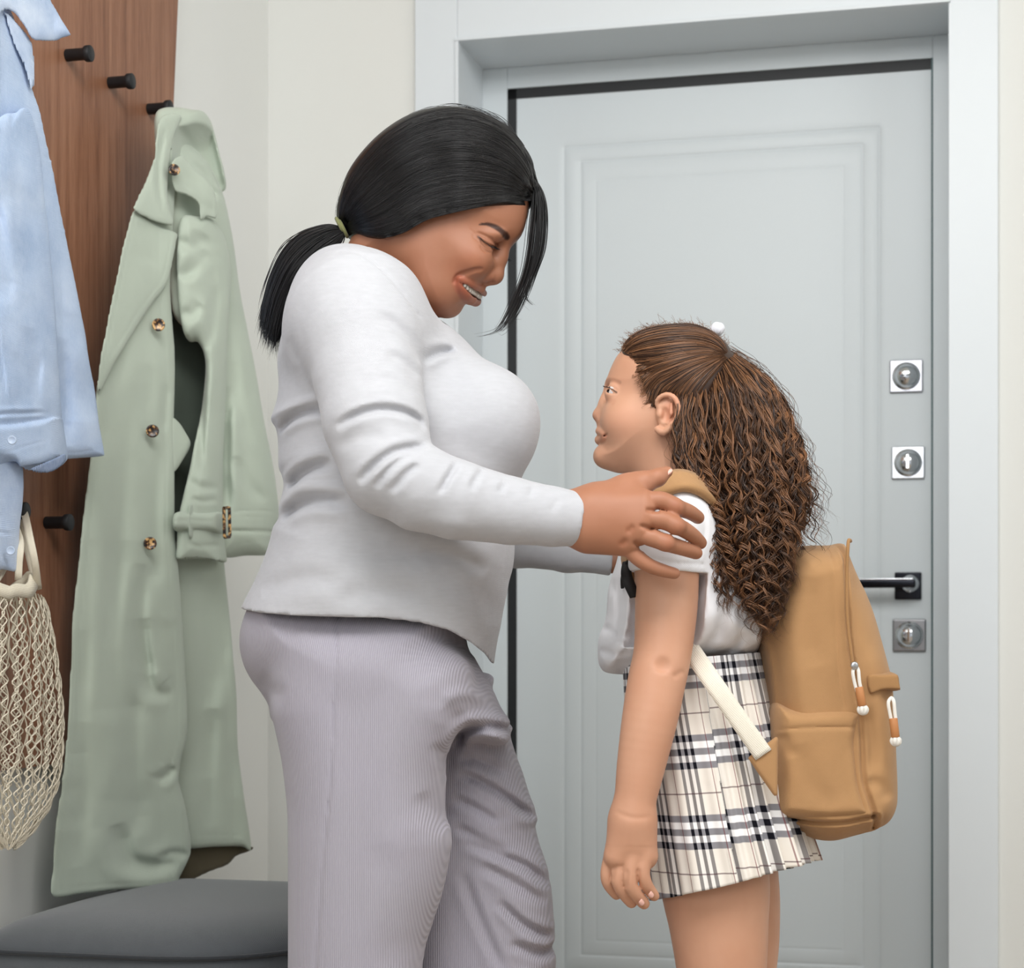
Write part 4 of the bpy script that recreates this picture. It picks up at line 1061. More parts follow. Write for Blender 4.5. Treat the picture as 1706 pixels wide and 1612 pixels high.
# ---- plaid skirt (own geometry with pleats, plaid woven along its u,v)
def plaid():
    t = NT('plaid_wool'); u = t.n('ShaderNodeSeparateXYZ', {0: t.tc('UV')}).outputs
    fu = t.math('FRACT', u[0]); fv = t.math('FRACT', u[1])
    def band(x, c, w):
        d = t.math('ABSOLUTE', t.math('SUBTRACT', x, c)); return t.n('ShaderNodeMapRange', {0: d, 1: w * 1.12, 2: w * .88, 3: 0.0, 4: 1.0}).outputs[0]
    def mx(*a):
        r = a[0]
        for b in a[1:]: r = t.math('MAXIMUM', r, b)
        return r
    du = mx(band(fu, .30, .036), band(fu, .47, .042), band(fu, .64, .042)); dv = mx(band(fv, .28, .042), band(fv, .45, .042), band(fv, .62, .042))
    wu = mx(band(fu, .385, .045), band(fu, .555, .045)); wv = mx(band(fv, .365, .045), band(fv, .535, .045))
    ru = band(fu, .05, .011); rv = band(fv, .97, .009)
    base = t.mix(t.noise(30, 2), srgb(226, 218, 208), srgb(236, 230, 221))
    c = t.mix(t.math('MULTIPLY', mx(t.math('MULTIPLY', wu, .45), wv), .8), base, srgb(246, 246, 248))
    c = t.mix(t.math('MULTIPLY', t.math('ADD', du, 0.0), .80), c, srgb(92, 88, 92))
    c = t.mix(t.math('MULTIPLY', dv, .80), c, srgb(96, 98, 112))
    c = t.mix(t.math('MULTIPLY', t.math('MULTIPLY', du, dv), 1.0), c, srgb(18, 18, 26))
    c = t.mix(t.math('MULTIPLY', ru, .7), c, srgb(120, 54, 58)); c = t.mix(t.math('MULTIPLY', rv, .7), c, srgb(80, 48, 56))
    x = t.math('SINE', t.math('MULTIPLY', t.math('ADD', u[0], t.math('MULTIPLY', u[1], 2.0)), 500.0)); t.bump(x, .15, .0004)
    return t.done(c, .9, .15)
m_plaid = plaid()
NU, NVv = 420, 90
th = np.linspace(0, 2 * np.pi, NU + 1); vv = np.linspace(0, 1, NVv)
def skirt_pt(t, v):
    # left/right silhouette in the frame, at the body's mid-plane
    yL = 1104 + (1500 - 1104) * v; yR = 1086 + (1432 - 1086) * v
    xl = np.interp(v, [0, .2, .6, 1], [1037, 1041, 1064, 1084]); xr = np.interp(v, [0, .3, .7, 1], [1266, 1288, 1322, 1356])
    c, s = np.cos(t), np.sin(t)
    w = .5 + .5 * c
    py = yL * (1 - w) + yR * w + 6 * np.sin(w * np.pi) * v * 1.0
    px = xl * (1 - w) + xr * w
    ry = np.interp(v, [0, .35, 1], [.098, .122, .150])
    # pleats: soft at the front, deeper at the back quarter; a knife pleat on the near side
    back = np.clip((c - .05) * 1.6, 0, 1)
    am = (.0015 + .0075 * back) * (.35 + .65 * v); r = am * np.sin(t * 34 + 1.2 * np.sin(t * 5)) + .004 * v * np.sin(t * 9 + 1)
    r = r + .0012 * back * (1 - v) * np.sin(t * 90)
    tk = 1.5 * np.pi + .16 - .10 * v                     # near side = 270 degrees
    dk = (t - tk); r = r + np.where((dk > 0) & (dk < .5), -.010 * v * (1 - dk / .5), 0) + np.where((dk <= 0) & (dk > -.06), .003 * v, 0)
    x = (px - CX) / FPX * GD + r * c; y = GD + (ry + r) * s; z = CAMZ + (HZ - py) / FPX * GD
    return x, y, z
TT, VVv = np.meshgrid(th, vv, indexing='ij'); x, y, z = skirt_pt(TT, VVv)
# the near hem as seen: correct for the nearer depth so that rows stay level
sV = np.stack([x, y, CAMZ + (z - CAMZ) * y / GD], -1); sV[..., 0] = x * (1 + (y / GD - 1) * .9)
gi = np.arange((NU + 1) * NVv).reshape(NU + 1, NVv); F = np.stack([gi[:-1, :-1], gi[1:, :-1], gi[1:, 1:], gi[:-1, 1:]], -1).reshape(-1, 4)[:, ::-1]
sk = mesh_obj('skirt', sV.reshape(-1, 3), F, m_plaid, girl)
uvl = sk.data.uv_layers.new(name='UVMap'); li = np.zeros(len(sk.data.loops), np.int32); sk.data.loops.foreach_get('vertex_index', li)
tk_ = 1.5 * np.pi + .16 - .10 * VVv; U = TT / (2 * np.pi) * 12.0 + np.where(TT > tk_, .45, 0.0) * 1.0
Vc = (np.abs(sV[..., 2] - sV[:, :1, 2])) / .1030 + .27 + np.where(TT > tk_, .05, 0)
UV = np.stack([U, Vc], -1).reshape(-1, 2)[li]; uvl.data.foreach_set('uv', UV.astype(np.float32).ravel())
s_ = sk.modifiers.new('s', 'SOLIDIFY'); s_.thickness = .0016

# ---- hair
m_ghair = hair_mat('brown_curls', (44, 27, 19), (158, 110, 74), .42, spec=.45)
gcap = [(1038,581),(1045,566),(1064,552),(1090,544),(1120,540),(1150,540),(1171,545),(1190,554),(1206,568),(1219,584),(1226,600),(1228,640),(1222,690),(1205,740),(1180,790),(1160,830),(1150,880),(1070,880),(1066,815),(1058,797),(1046,789),(1016,784),(993,758),(1004,706),(1013,657),(1010,636),(1019,611)]
greg = [(1031,586),(1020,560),(1020,520),(1260,520),(1260,900),(1150,880),(1140,800),(1135,740),(1132,715),(1133,690),(1131,668),(1120,658),(1103,657),(1096,672),(1089,676),(1085,655),(1083,630),(1080,610),(1070,597),(1052,592)]
gv = Vol(K.L(990, 890, 0) - (.02, .10, 0), K.L(1250, 530, 0) + (.01, .10, 0), .0022)
gw = lambda X, Z: kw(X, Z) + .0045
gv.slab(K.poly(gcap), GD, .070, gw, 0); gv.slab(K.poly(greg, l=.06), GD, .006, .3, .006, 'i')
gc = gv.mesh(); 
# under-mass of the loose curls
mv = Vol(P(1110, 1080, 2.45) - (0, .03, 0), P(1400, 560, 2.6) + (.02, .16, 0), .005)
for pts, rr in (([(1200,590,2.60),(1235,650,2.59),(1245,730,2.57),(1255,810,2.555),(1262,890,2.55),(1265,960,2.545),(1268,1010,2.54)], [.008, .026, .040, .046, .042, .028, .012]), ([(1180,640,2.58),(1180,740,2.555),(1198,830,2.53),(1215,910,2.52),(1225,970,2.52)], [.016, .024, .026, .022, .010]), ([(1250,650,2.60),(1285,730,2.59),(1310,810,2.59),(1330,870,2.59)], [.006, .016, .022, .012])):
    mv.chain([P(*p) for p in pts], rr, .03)
m_under = plain('dark_hair_shade', (44, 26, 18), .8)
K_cap = mesh_obj('hair', *join((K.out(gc[0]), gc[1]), mv.mesh()), m_ghair, girl); color_attr(K_cap, np.full((len(K_cap.data.vertices), 3), .04))
ksf = Surf(gv)
N_ = 30
g2 = []
backg2 = resample(spline([(1140,800),(1136,760),(1140,715),(1150,680),(1168,648),(1190,620),(1212,598)], 6), N_)
topg = resample(spline([(1036,583),(1046,566),(1066,552),(1092,544),(1122,540.5),(1150,540.5),(1172,546),(1191,556),(1205,570),(1212,586)], 6), N_)
midg = resample(spline([(1052,592),(1075,592),(1100,590),(1130,585),(1160,582),(1185,584),(1205,590)], 6), N_)
lowg = resample(spline([(1086,676),(1090,655),(1100,640),(1120,628),(1150,612),(1180,600),(1205,592)], 6), N_)
backg = resample(spline([(1132,700),(1133,680),(1138,660),(1150,640),(1170,620),(1190,606),(1208,594)], 6), N_)
for (A1, A2, n_, sd) in ((topg, midg, 800, 1), (midg, lowg, 1000, 2), (lowg, backg, 900, 3), (backg, backg2, 700, 4)):
    p = flow(K, ksf, A1, A2, n_, .0030, .0007, sd); tv_ = rng.random(n_) ** 1.6 * .8
    g2.append((K.out(p.reshape(-1, 3)).reshape(p.shape), .00042, tv_))
    if sd < 3:
        q = p[::2].copy(); q[:, :, 1] = 2 * GD - q[:, :, 1]; g2.append((K.out(q.reshape(-1, 3)).reshape(q.shape), .0005, tv_[::2]))
# baby hair at the temple and fly-aways round the crown
bh = []
for i in range(170):
    s_ = rng.random(); a = np.array([1052, 590]) * (1 - s_) + np.array([1086, 672]) * s_
    d = np.array([rng.uniform(-16, -2), rng.uniform(2, 16)]) * (.6 + .5 * rng.random()); b = a + d; m_ = (a + b) / 2 + rng.normal(size=2) * 3
    bh.append([head_pt(K, ksf, *q, .001) for q in resample(spline([a + (12, -3), a, m_, b], 4), N_)])
bh = np.array(bh); g2.append((K.out(bh.reshape(-1, 3)).reshape(bh.shape), .00024, rng.random(len(bh)) * .6 + .2))
fz = []
for i in range(420):
    k0 = rng.integers(0, N_ - 2); a = topg[k0] if rng.random() < .55 else np.array([np.interp(rng.random(), [0, 1], [1225, 1225]), 600.])
    a = topg[k0]; d = np.array([rng.normal() * 9 - 3, -abs(rng.normal()) * 7 - 1]); ph = rng.uniform(0, 6.28); pts = []
    for t in np.linspace(0, 1, N_): pts.append(P(a[0] + d[0] * t + 2.2 * math.sin(ph + t * 7), a[1] + 3 + d[1] * t + 2.2 * math.cos(ph + t * 6), GD + rng.uniform(-.0005, .0005) + .03 * math.sin(ph)))
    fz.append(pts)
g2.append((np.array(fz), .00020, rng.random(len(fz)) * .7 + .2))
# curls: locks of strands that share one spiral
gl = np.array([(1146,610),(1132,650),(1124,700),(1126,760),(1148,815),(1168,862),(1184,912),(1194,965),(1203,1015),(1212,1062)], float)
gm = np.array([(1196,590),(1222,640),(1238,700),(1246,765),(1253,830),(1260,895),(1266,955),(1270,1010),(1276,1060),(1284,1100)], float)
gr = np.array([(1214,588),(1262,620),(1298,664),(1318,715),(1333,760),(1347,803),(1360,842),(1371,880),(1380,915),(1384,945)], float)
NP = 92
cl = []; ctn = []; crad = []
def lock(s, front, length, n, amp, wl, seed, frizz=1.0):
    r = np.random.default_rng(seed)
    w = np.array([max(0, 1 - 2 * s), 1 - abs(2 * s - 1), max(0, 2 * s - 1)])
    g_ = gl * w[0] + gm * w[1] + gr * w[2]; c = spline(g_, 10); c = resample(c, 200); c = resample(c[:max(20, int(200 * length))], NP)
    t = np.linspace(0, 1, NP); L = np.r_[0, np.cumsum(np.linalg.norm(np.diff(c, axis=0), axis=1))]
    th_ = np.interp(L, [0, 60, 200, 400, 600], [.036, .070, .082, .072, .045]) * math.sqrt(max(.80 if s < .5 else .12, 1 - (2 * s - 1) ** 2))
    cy = np.interp(L, [0, 120, 300, 450], [2.60, 2.575, 2.545, 2.525])
    off = np.interp(L, [0, 100, 250], [0, .6, 1.0])[:, None] * (r.normal(size=2) * 5)
    ph = r.uniform(0, 6.28); sg = r.choice([-1, 1]); base_t = r.random() ** 1.7
    for k_ in range(n):
        ph2 = ph + r.normal() * .22 * frizz; a_ = amp * np.interp(L, [0, 120, 260, 420], [.12, .45, .9, 1.15]) * (1 + .18 * r.normal()); w2 = wl * np.interp(L, [0, 200, 450], [1.5, 1.05, .85])
        phase = ph2 + sg * np.cumsum(np.r_[0, np.diff(L)] / w2) * 6.283
        j = r.normal(size=2) * 1.6 * frizz; dj = r.normal() * .002
        x = c[:, 0] + off[:, 0] + j[0] + a_ * np.cos(phase); y = c[:, 1] + off[:, 1] + j[1] + a_ * .35 * np.sin(phase)
        d = cy - th_ * front + a_ / 1218 * np.sin(phase) + dj
        e = int(NP * (1 - .06 * r.random()))
        pts = np.array([P(q0, q1, q2) for q0, q1, q2 in zip(x, y, d)]); 
        if e < NP: pts = resample(pts[:e], NP)
        cl.append(pts); ctn.append(np.clip(base_t * .75 + r.normal() * .10, 0, 1)); crad.append(.00050 + .00025 * r.random())
i = 0
for q in range(330):
    s = rng.random() ** .85; fr_ = np.clip(1.05 - rng.random() ** 1.5 * 1.1, -.2, 1.05); ln = (.66 + .34 * (1 - abs(2 * s - 1) ** 2)) * rng.uniform(.86, 1.0); ln = ln if rng.random() < .8 else ln * rng.uniform(.6, .9)
    lock(s, fr_, ln, 7, rng.uniform(3.0, 10.5), rng.uniform(28, 60), 100 + q)
for q in range(60): lock(rng.uniform(.015, .12), rng.uniform(.8, 1.05), rng.uniform(.5, .95), 6, rng.uniform(2.5, 7), rng.uniform(32, 60), 5000 + q)
for q in range(160):           # far side and inner filling
    lock(rng.random(), rng.uniform(-1, .2), rng.uniform(.7, .95), 3, rng.uniform(3, 7), rng.uniform(30, 50), 900 + q)
for q in range(230):           # single frizzy hairs, wider than the mass
    s = rng.choice([rng.uniform(-.02, .1), rng.uniform(.9, 1.06), rng.random()], p=[.25, .55, .2]); lock(s, rng.uniform(-.3, 1), rng.uniform(.5, 1.0), 1, rng.uniform(6, 14), rng.uniform(35, 80), 2000 + q, 4.0); crad[-1] = .00026
V1 = strands_obj('hair_strands', g2, m_ghair, K_cap, kind='stuff')
V2_ = strands_obj('hair_curls', [(np.array(cl), np.array(crad), np.array(ctn))], m_ghair, K_cap, kind='stuff', taper=.12)
m_pom = plain('white_bobble', (224, 225, 232), .8)
pb = MB(); c = P(1195, 548, 2.60); pb.lathe(c, (1, 0, .4), [(.0095 * math.sin(w) * (1 + .05 * math.sin(5 * w)), -.0105 * math.cos(w)) for w in np.linspace(.02, 3.12, 14)], 18)
pb.build('hair_bobble', m_pom, girl, True)
# ================================================================ backpack
BD = 2.625
m_canvas = fabric('tan_canvas', (178, 137, 95), .05, 800, .3, .88, 18, sheen=.12, wr=.003, wrs=20)
m_canvas2 = fabric('tan_canvas_edge', (166, 126, 84), .05, 800, .3, .88, 18, sheen=.1)
m_web = fabric('cream_webbing', (236, 229, 214), .03, 500, .5, .8, 40)
m_cord = fabric('white_cord', (238, 234, 226), .03, 900, .6, .8, 60)
m_lea = plain('tan_leather', (186, 126, 78), .5)
pack = empty('backpack', P(1390, 1400, BD), label='tan canvas backpack with cream webbing strap worn on the girl\'s back', category='backpack')
DS = 2.535
bo_ = [(1270,1045),(1290,960),(1318,915),(1350,903),(1395,902),(1417,899),(1425,914),(1440,952),(1456,985),(1470,1022),(1484,1070),(1494,1108),(1500,1135),(1503,1190),(1506,1250),(1508,1320),(1504,1352),(1490,1376),(1466,1389),(1430,1400),(1396,1408),(1362,1404),(1330,1390),(1306,1374),(1297,1355),(1292,1325),(1288,1270),(1284,1215),(1279,1165),(1271,1110)]
pk = Vol(P(1250, 1420, DS) - (0, .09, 0), P(1515, 890, DS) + (.005, .26, .005), .0026)
pk.slab(poly_px(bo_, DS), BD, .045, .135, 0)
def pc(q, d_, w_, D_=2.49, **k_): pk.crease(line_px(q, D_), d_ * 1.5, w_ * 1.1, BD - .06, **k_)
pc([(1276,1060),(1286,1120),(1292,1178),(1293,1230),(1295,1300),(1297,1352)], .0040, .0028, ends=False, asym=.4)     # back panel seam
pc([(1412,903),(1411,960),(1413,1040),(1420,1100),(1434,1178)], .0035, .0024, ends=False, asym=.4)
pc([(1389,904),(1390,960),(1393,1040),(1397,1110),(1407,1178)], .0012, .0018, ends=False)
pc([(1434,1180),(1437,1240),(1440,1298),(1452,1340),(1468,1384)], .0040, .0028, ends=False, asym=.3)
pc([(1297,1358),(1340,1370),(1400,1371),(1440,1364),(1462,1360)], .0040, .0026, ends=False, asym=.5)
for q, d_, w_ in (([(1445,1300),(1470,1310),(1480,1335)], .003, .008), ([(1340,1240),(1360,1300),(1400,1340)], .003, .018), ([(1380,1220),(1400,1280),(1410,1340)], .003, .014), ([(1350,960),(1345,1040),(1360,1110)], .003, .016), ([(1300,1225),(1320,1250),(1335,1300)], .003, .010), ([(1440,1180),(1455,1240),(1450,1290)], .003, .010), ([(1430,960),(1445,1030),(1460,1100)], .002, .012)): pc(q, d_, w_)
pk.noise(.0016, 22, 21)
mesh_obj('bag_body', *pk.mesh(), m_canvas, pack)
# side pocket with its folded top band
sp = Vol(P(1288, 1385, 2.48) - (0, .03, 0), P(1445, 1160, 2.48) + (0, .10, 0), .0022)
sp.slab(poly_px([(1295,1182),(1330,1178),(1434,1178),(1436,1230),(1440,1296),(1450,1335),(1460,1362),(1400,1372),(1340,1370),(1299,1358),(1296,1300)], 2.485), 2.545, .020, .063, 0)
for q, d_, w_ in (([(1296,1216),(1340,1212),(1436,1211)], .0022, .0020), ([(1330,1240),(1350,1300),(1395,1345)], .0030, .014), ([(1305,1222),(1322,1262)], .003, .007), ([(1420,1225),(1405,1290),(1415,1340)], .002, .012)): sp.crease(line_px(q, 2.483), d_, w_, 2.55)
sp.noise(.0012, 30, 22)
mesh_obj('side_pocket', *sp.mesh(), m_canvas, pack)
# front pocket flap
fp = Vol(P(1436, 1170, 2.50) - (0, .05, 0), P(1512, 1105, 2.50) + (.01, .30, 0), .0024)
fp.slab(poly_px([(1437,1121),(1470,1117),(1497,1119),(1502,1138),(1503,1153),(1472,1154),(1443,1160)], 2.50), BD, .007, .1395, 0)
mesh_obj('front_pocket_flap', *fp.mesh(), m_canvas2, pack)
# gusset band over the top with a piped rim
gb_ = MB(); gp = [P(a, b, 2.475) for a, b in ((1432,1178),(1420,1100),(1412,1030),(1411,960),(1413,905))] + [P(1416,900,2.495), P(1417,901,2.53)]
mesh_obj('rim_piping', *tubes([resample(spline(np.array(gp), 6), 50)], [.0024], 8), m_canvas2, pack)
# triangular tab and webbing strap
tb = Vol(P(1240, 1335, 2.46) - (0, .02, 0), P(1300, 1215, 2.46) + (0, .04, 0), .0018)
tb.slab(poly_px([(1246,1262),(1294,1226),(1297,1230),(1296,1325),(1290,1326),(1262,1286)], 2.46, smooth=False), 2.463, .006, .006, 0)
mesh_obj('strap_tab', *tb.mesh(), m_canvas, pack)
def band(name, pts, wid, mat, parent, thick=.002, n=40):
    """strip through (px,py,D) centre points with pixel half-width vector"""
    p = resample(spline(np.array(pts, float), 8), n); w = np.array(wid, float); w = w if w.ndim > 1 else np.repeat(w[None], len(pts), 0)
    w = resample(spline(w, 8) + 1e-9 * np.arange((len(pts) - 1) * 8 + 1)[:, None], n) if len(pts) == len(w) and np.ptp(w, 0).max() > 0 else np.repeat(w[:1], n, 0)
    V = []; m = 5
    for (a, b, D_), ww in zip(p, w):
        for k_ in np.linspace(-1, 1, m): V.append(P(a + ww[0] * k_, b + ww[1] * k_, D_ + (ww[2] if len(ww) > 2 else 0) * k_ + .0012 * k_ * k_))
    F = [(i * m + j, i * m + j + 1, (i + 1) * m + j + 1, (i + 1) * m + j) for i in range(n - 1) for j in range(m - 1)]
    o = mesh_obj(name, V, F, mat, parent); s_ = o.modifiers.new('s', 'SOLIDIFY'); s_.thickness = thick; s_.offset = 0; return o
band('webbing_strap', [(1272,1257,2.455),(1225,1190,2.452),(1180,1125,2.460),(1140,1065,2.52),(1110,1010,2.56)], (-13, 9, 0), m_web, pack)
band('shoulder_strap', [(1235,900,2.575),(1205,850,2.520),(1170,812,2.478),(1135,800,2.462),(1100,812,2.462),(1070,835,2.48),(1052,890,2.50),(1046,950,2.52),(1070,1000,2.54)], (5, 14, -.016), m_canvas, pack, .010, 60)
# cord zip pulls
def pull(x, y, dx, label=None):
    D_ = 2.470
    cd = mesh_obj('zip_pull', *tubes([resample(spline(np.array([P(x, y, D_ + .006), P(x - 5, y + 8, D_ - .002), P(x - 2, y + 28, D_ - .002), P(x + dx * .5, y + 50, D_ - .002), P(x + dx * .5 + 5, y + 48, D_ - .003), P(x + 6, y + 26, D_ - .003), P(x + 4, y + 6, D_ - .002), P(x, y, D_ + .006)]), 8), 60)], [.0024], 8), m_cord, pack)
    MB().lathe(P(x + dx * .45, y + 34, D_ - .003), P(x + dx, y + 66, D_) - P(x + dx * .45, y + 34, D_), [(.0048, 0), (.0055, .001), (.0055, .024), (.0048, .025)], 18).build('leather_sleeve', m_lea, cd, True)
    kn = []; c = P(x + dx * 1.05, y + 72, D_ - .002)
    for ph in (0, 1.1, 2.2): kn.append([c + .0052 * np.array([math.cos(w) * math.cos(ph), math.cos(w) * math.sin(ph), math.sin(w) * .9]) for w in np.linspace(0, 6.5, 30)])
    mesh_obj('knot', *tubes(kn, [.0028] * 3, 8), m_cord, cd)
pull(1426, 1110, 11); pull(1485, 1162, 7)
MB().lathe(P(1423,1108,2.468), (0, -1, 0), [(.005, 0), (.005, .003), (.003, .004)], 16).build('grommet', m_satin, pack, True)
# ================================================================ hanging clothes, net bag, bench
def wallY(px):
    k = (px - CX) / FPX; t = (CO[0] - CO[1] * k) / (UX - UY * k); return CO[1] - t * UY
class Cloth:
    """a garment hanging along the wall: its mid-depth is a function of the frame column"""
    def __init__(s, cols, Ds, lo, hi, h, ypad=.12):
        s.c, s.d = np.array(cols, float), np.array(Ds, float); s.ops = []; s.fl = []; s.nz = None
        pp = np.linspace(cols[0], cols[-1], 300); s.px_ = pp; s.x_ = (pp - CX) / FPX * s.D(pp)
        cs_ = np.array([s.pt(x_, y_, e_) for x_ in (lo[0], hi[0]) for y_ in (lo[1], hi[1]) for e_ in (-.06, .06)]); dl = s.D(np.linspace(lo[0], hi[0], 9))
        s.v = Vol((cs_[:, 0].min(), dl.min() - ypad, cs_[:, 2].min()), (cs_[:, 0].max(), dl.max() + ypad, cs_[:, 2].max()), h)
    def D(s, px): return np.interp(px, s.c, s.d)
    def pt(s, px, py, dy=0.0):
        D = float(s.D(px)) + dy; return P(px, py, D)
    def xz(s, pts, dy, n=7, closed=True, smooth=True):
        p = np.array(pts, float); p = spline(p, n, closed) if smooth else p
        D = s.D(p[:, 0]) + dy; return np.stack([(p[:, 0] - CX) / FPX * D, CAMZ + (HZ - p[:, 1]) / FPX * D], 1)
    def yc(s, dy): return lambda X, Z: np.interp(X, s.x_, s.D(s.px_)) + dy
    def layer(s, pts, dy, T, W, k=0.0, op='u', smooth=True, stitch=0):
        s.ops.append((pts, dy, T, W, k, op, smooth, stitch)); return s
    def fold(s, pts, depth, width, dy=-.02, asym=0.0, near=True):
        s.fl.append((s.xz(pts, 0, 5, False), depth * (1.7 if depth > .0025 else 1.0), width * (1.15 if depth > .0025 else 1.0), asym)); return s
    def noise(s, amp, scale, seed, st=(1, 1, 1)):
        s.nz = (amp * 1.8, scale, seed, st); return s
    def height(s, X, Z):
        H_ = np.zeros(np.broadcast(X, Z).shape, np.float32); Q = np.stack(np.broadcast_arrays(X, Z), -1)
        for pl, dep, wid_, as_ in s.fl:
            d, pos = seg_dist(Q, pl); g = np.exp(-(d / wid_) ** 2) - as_ * np.exp(-((d - 1.9 * wid_) / (1.1 * wid_)) ** 2)
            H_ += dep * g * np.clip(np.minimum(pos, 1 - pos) * 5, 0, 1) ** .7
        if s.nz:
            amp, sc, seed, st = s.nz; r = np.random.default_rng(seed)
            for i in range(6):
                v = r.normal(size=2) * sc * (.6 + .4 * i); v[1] *= st[2]; ph = r.uniform(0, 6.28, 2)
                H_ += amp / (1 + .4 * i) * np.sin(X * v[0] + Z * v[1] + ph[0] + 1.5 * np.sin(Z * v[0] * .5 - X * v[1] * .8 + ph[1]))
        return H_
    def mesh(s):
        H_ = None
        for pts, dy, T, W, k, op, smooth, stitch in s.ops:
            if callable(pts): pts(s.v); continue
            s.v.slab(s.xz(pts, dy, smooth=smooth), 0.0, T, W, k, op, yc=lambda X, Z, dy=dy: np.interp(X, s.x_, s.D(s.px_)) + dy + s.height(X, Z), stitch=stitch)
        return s.v.mesh()
# slab() pads in y about D; with D = 0 the pad box must span the volume
_box = Vol.box
def _box2(s, lo, hi, pad):
    if hi[1] < s.lo[1] - 1: lo = (lo[0], -9, lo[2]); hi = (hi[0], 9, hi[2])
    return _box(s, lo, hi, pad)
Vol.box = _box2

m_sage = fabric('sage_gabardine', (188, 199, 184), .06, 900, .18, .82, 9, sheen=.25, wr=.006, wrs=9)
m_sage_dk = fabric('sage_gap_shade', (92, 102, 92), .06, 900, .2, .9, 9, sheen=.1)  # sage darkened: shade of the gap beside the sleeve painted into the cloth
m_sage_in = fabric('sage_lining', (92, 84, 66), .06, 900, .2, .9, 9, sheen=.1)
def tort():
    t = NT('tortoiseshell'); n = t.noise(160, 2); return t.done(t.ramp(n, [(.42, srgb(30, 20, 16)), (.52, srgb(90, 58, 34)), (.60, srgb(214, 170, 110))]), .25, .5)
m_tort = tort()
coat = empty('trench_coat', room(.06, -.51, 1.81), label='long sage green trench coat with tortoiseshell buttons hanging from the lowest upper peg', category='coat')
ccol, cD = [80, 160, 270, 380, 475], [2.86, 2.97, 3.13, 3.27, 3.36]
def coatvol(lo, hi, h=.0034, yp=.14): return Cloth(ccol, cD, lo, hi, h, yp)
# back and right-hand skirt of the coat
C1 = coatvol((280, 900), (430, 1435))
C1.layer([(298,900),(345,905),(374,930),(378,1000),(386,1080),(393,1150),(396,1250),(407,1330),(419,1412),(404,1409),(360,1409),(318,1412),(300,1410),(290,1200),(290,1000)], .07, .014, .018, stitch=.012)
for q, d_, w_ in (([(352,950),(352,1050),(345,1180)], .012, .016), ([(372,1080),(366,1150),(358,1200)], -.006, .010), ([(330,960),(325,1100),(328,1300)], .010, .018), ([(392,1250),(385,1340),(395,1400)], .004, .012), ([(362,960),(366,1080),(374,1230),(380,1330)], .008, .009), ([(344,1180),(338,1280),(344,1380)], .007, .010), ([(320,1398),(370,1396),(416,1400)], .0014, .0016)): C1.fold(q, d_, w_, .05)
C1.noise(.002, 14, 31, (1, 1, .3)); mesh_obj('back_panel', *C1.mesh(), m_sage, coat)
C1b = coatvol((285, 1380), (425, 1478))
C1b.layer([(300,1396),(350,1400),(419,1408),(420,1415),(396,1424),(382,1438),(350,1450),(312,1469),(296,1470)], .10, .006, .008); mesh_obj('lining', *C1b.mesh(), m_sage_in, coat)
# main front panel
C2 = coatvol((84, 230), (345, 1496), .0028, .10)
C2.layer([(215,420),(228,345),(250,290),(266,250),(292,255),(292,330),(288,400),(284,470),(285,520),(290,600),(288,700),(290,800),(291,880),(298,960),(306,1080),(312,1180),(312,1225),(303,1262),(299,1300),(309,1340),(318,1395),(317,1425),(300,1462),(296,1475),(200,1481),(140,1488),(88,1492),(90,1440),(96,1370),(106,1300),(114,1200),(117,1100),(120,1030),(132,920),(143,830),(158,700),(164,620),(180,540)], 0, .009, .013, stitch=.010)
for q, d_, w_, as_ in (([(200,560),(190,660),(176,760)], .007, .012, .3), ([(250,610),(238,700),(235,800),(240,900)], .006, .012, 0), ([(262,560),(268,640),(264,720)], -.004, .010, 0), ([(282,600),(278,700),(280,800)], .003, .006, 0), ([(240,940),(236,1040),(242,1110),(256,1150),(290,1158)], .013, .0085, .4), ([(236,1030),(245,1090),(262,1120)], .006, .012, 0), ([(205,900),(208,1050),(222,1250)], .006, .018, 0), ([(292,1275),(280,1290),(262,1300)], .006, .007, .3), ([(200,1370),(215,1425),(250,1440),(300,1435)], .011, .010, .4), ([(318,1425),(290,1418),(268,1428)], .006, .006, 0), ([(105,1300),(130,1330),(118,1380)], .004, .012, 0), ([(150,900),(140,1050),(135,1200)], .005, .020, 0), ([(215,1180),(250,1240),(230,1330)], -.006, .018, 0), ([(180,620),(160,700),(150,800)], -.003, .008, 0), ([(262,960),(270,1020),(292,1040)], -.006, .012, 0), ([(105,1250),(130,1255),(150,1248)], .002, .006, 0), ([(88,1478),(200,1468),(305,1462)], .0012, .0015, 0), ([(222,640),(206,780),(200,930),(196,1080)], .007, .009, .3), ([(262,740),(258,860),(262,980),(268,1100)], .006, .008, .3), ([(186,700),(172,850),(168,1000),(160,1180)], -.006, .008, 0), ([(140,1050),(135,1180),(142,1330),(130,1440)], .007, .010, .3), ([(232,1120),(228,1260),(240,1390)], .006, .010, .2), ([(278,640),(272,720)], .004, .005, 0), ([(180,1180),(195,1250),(185,1330)], -.006, .010, 0)): C2.fold(q, d_, w_, -.02, as_)
C2.noise(.0022, 12, 32, (1, 1, .35)); mesh_obj('front_panel', *C2.mesh(), m_sage, coat)
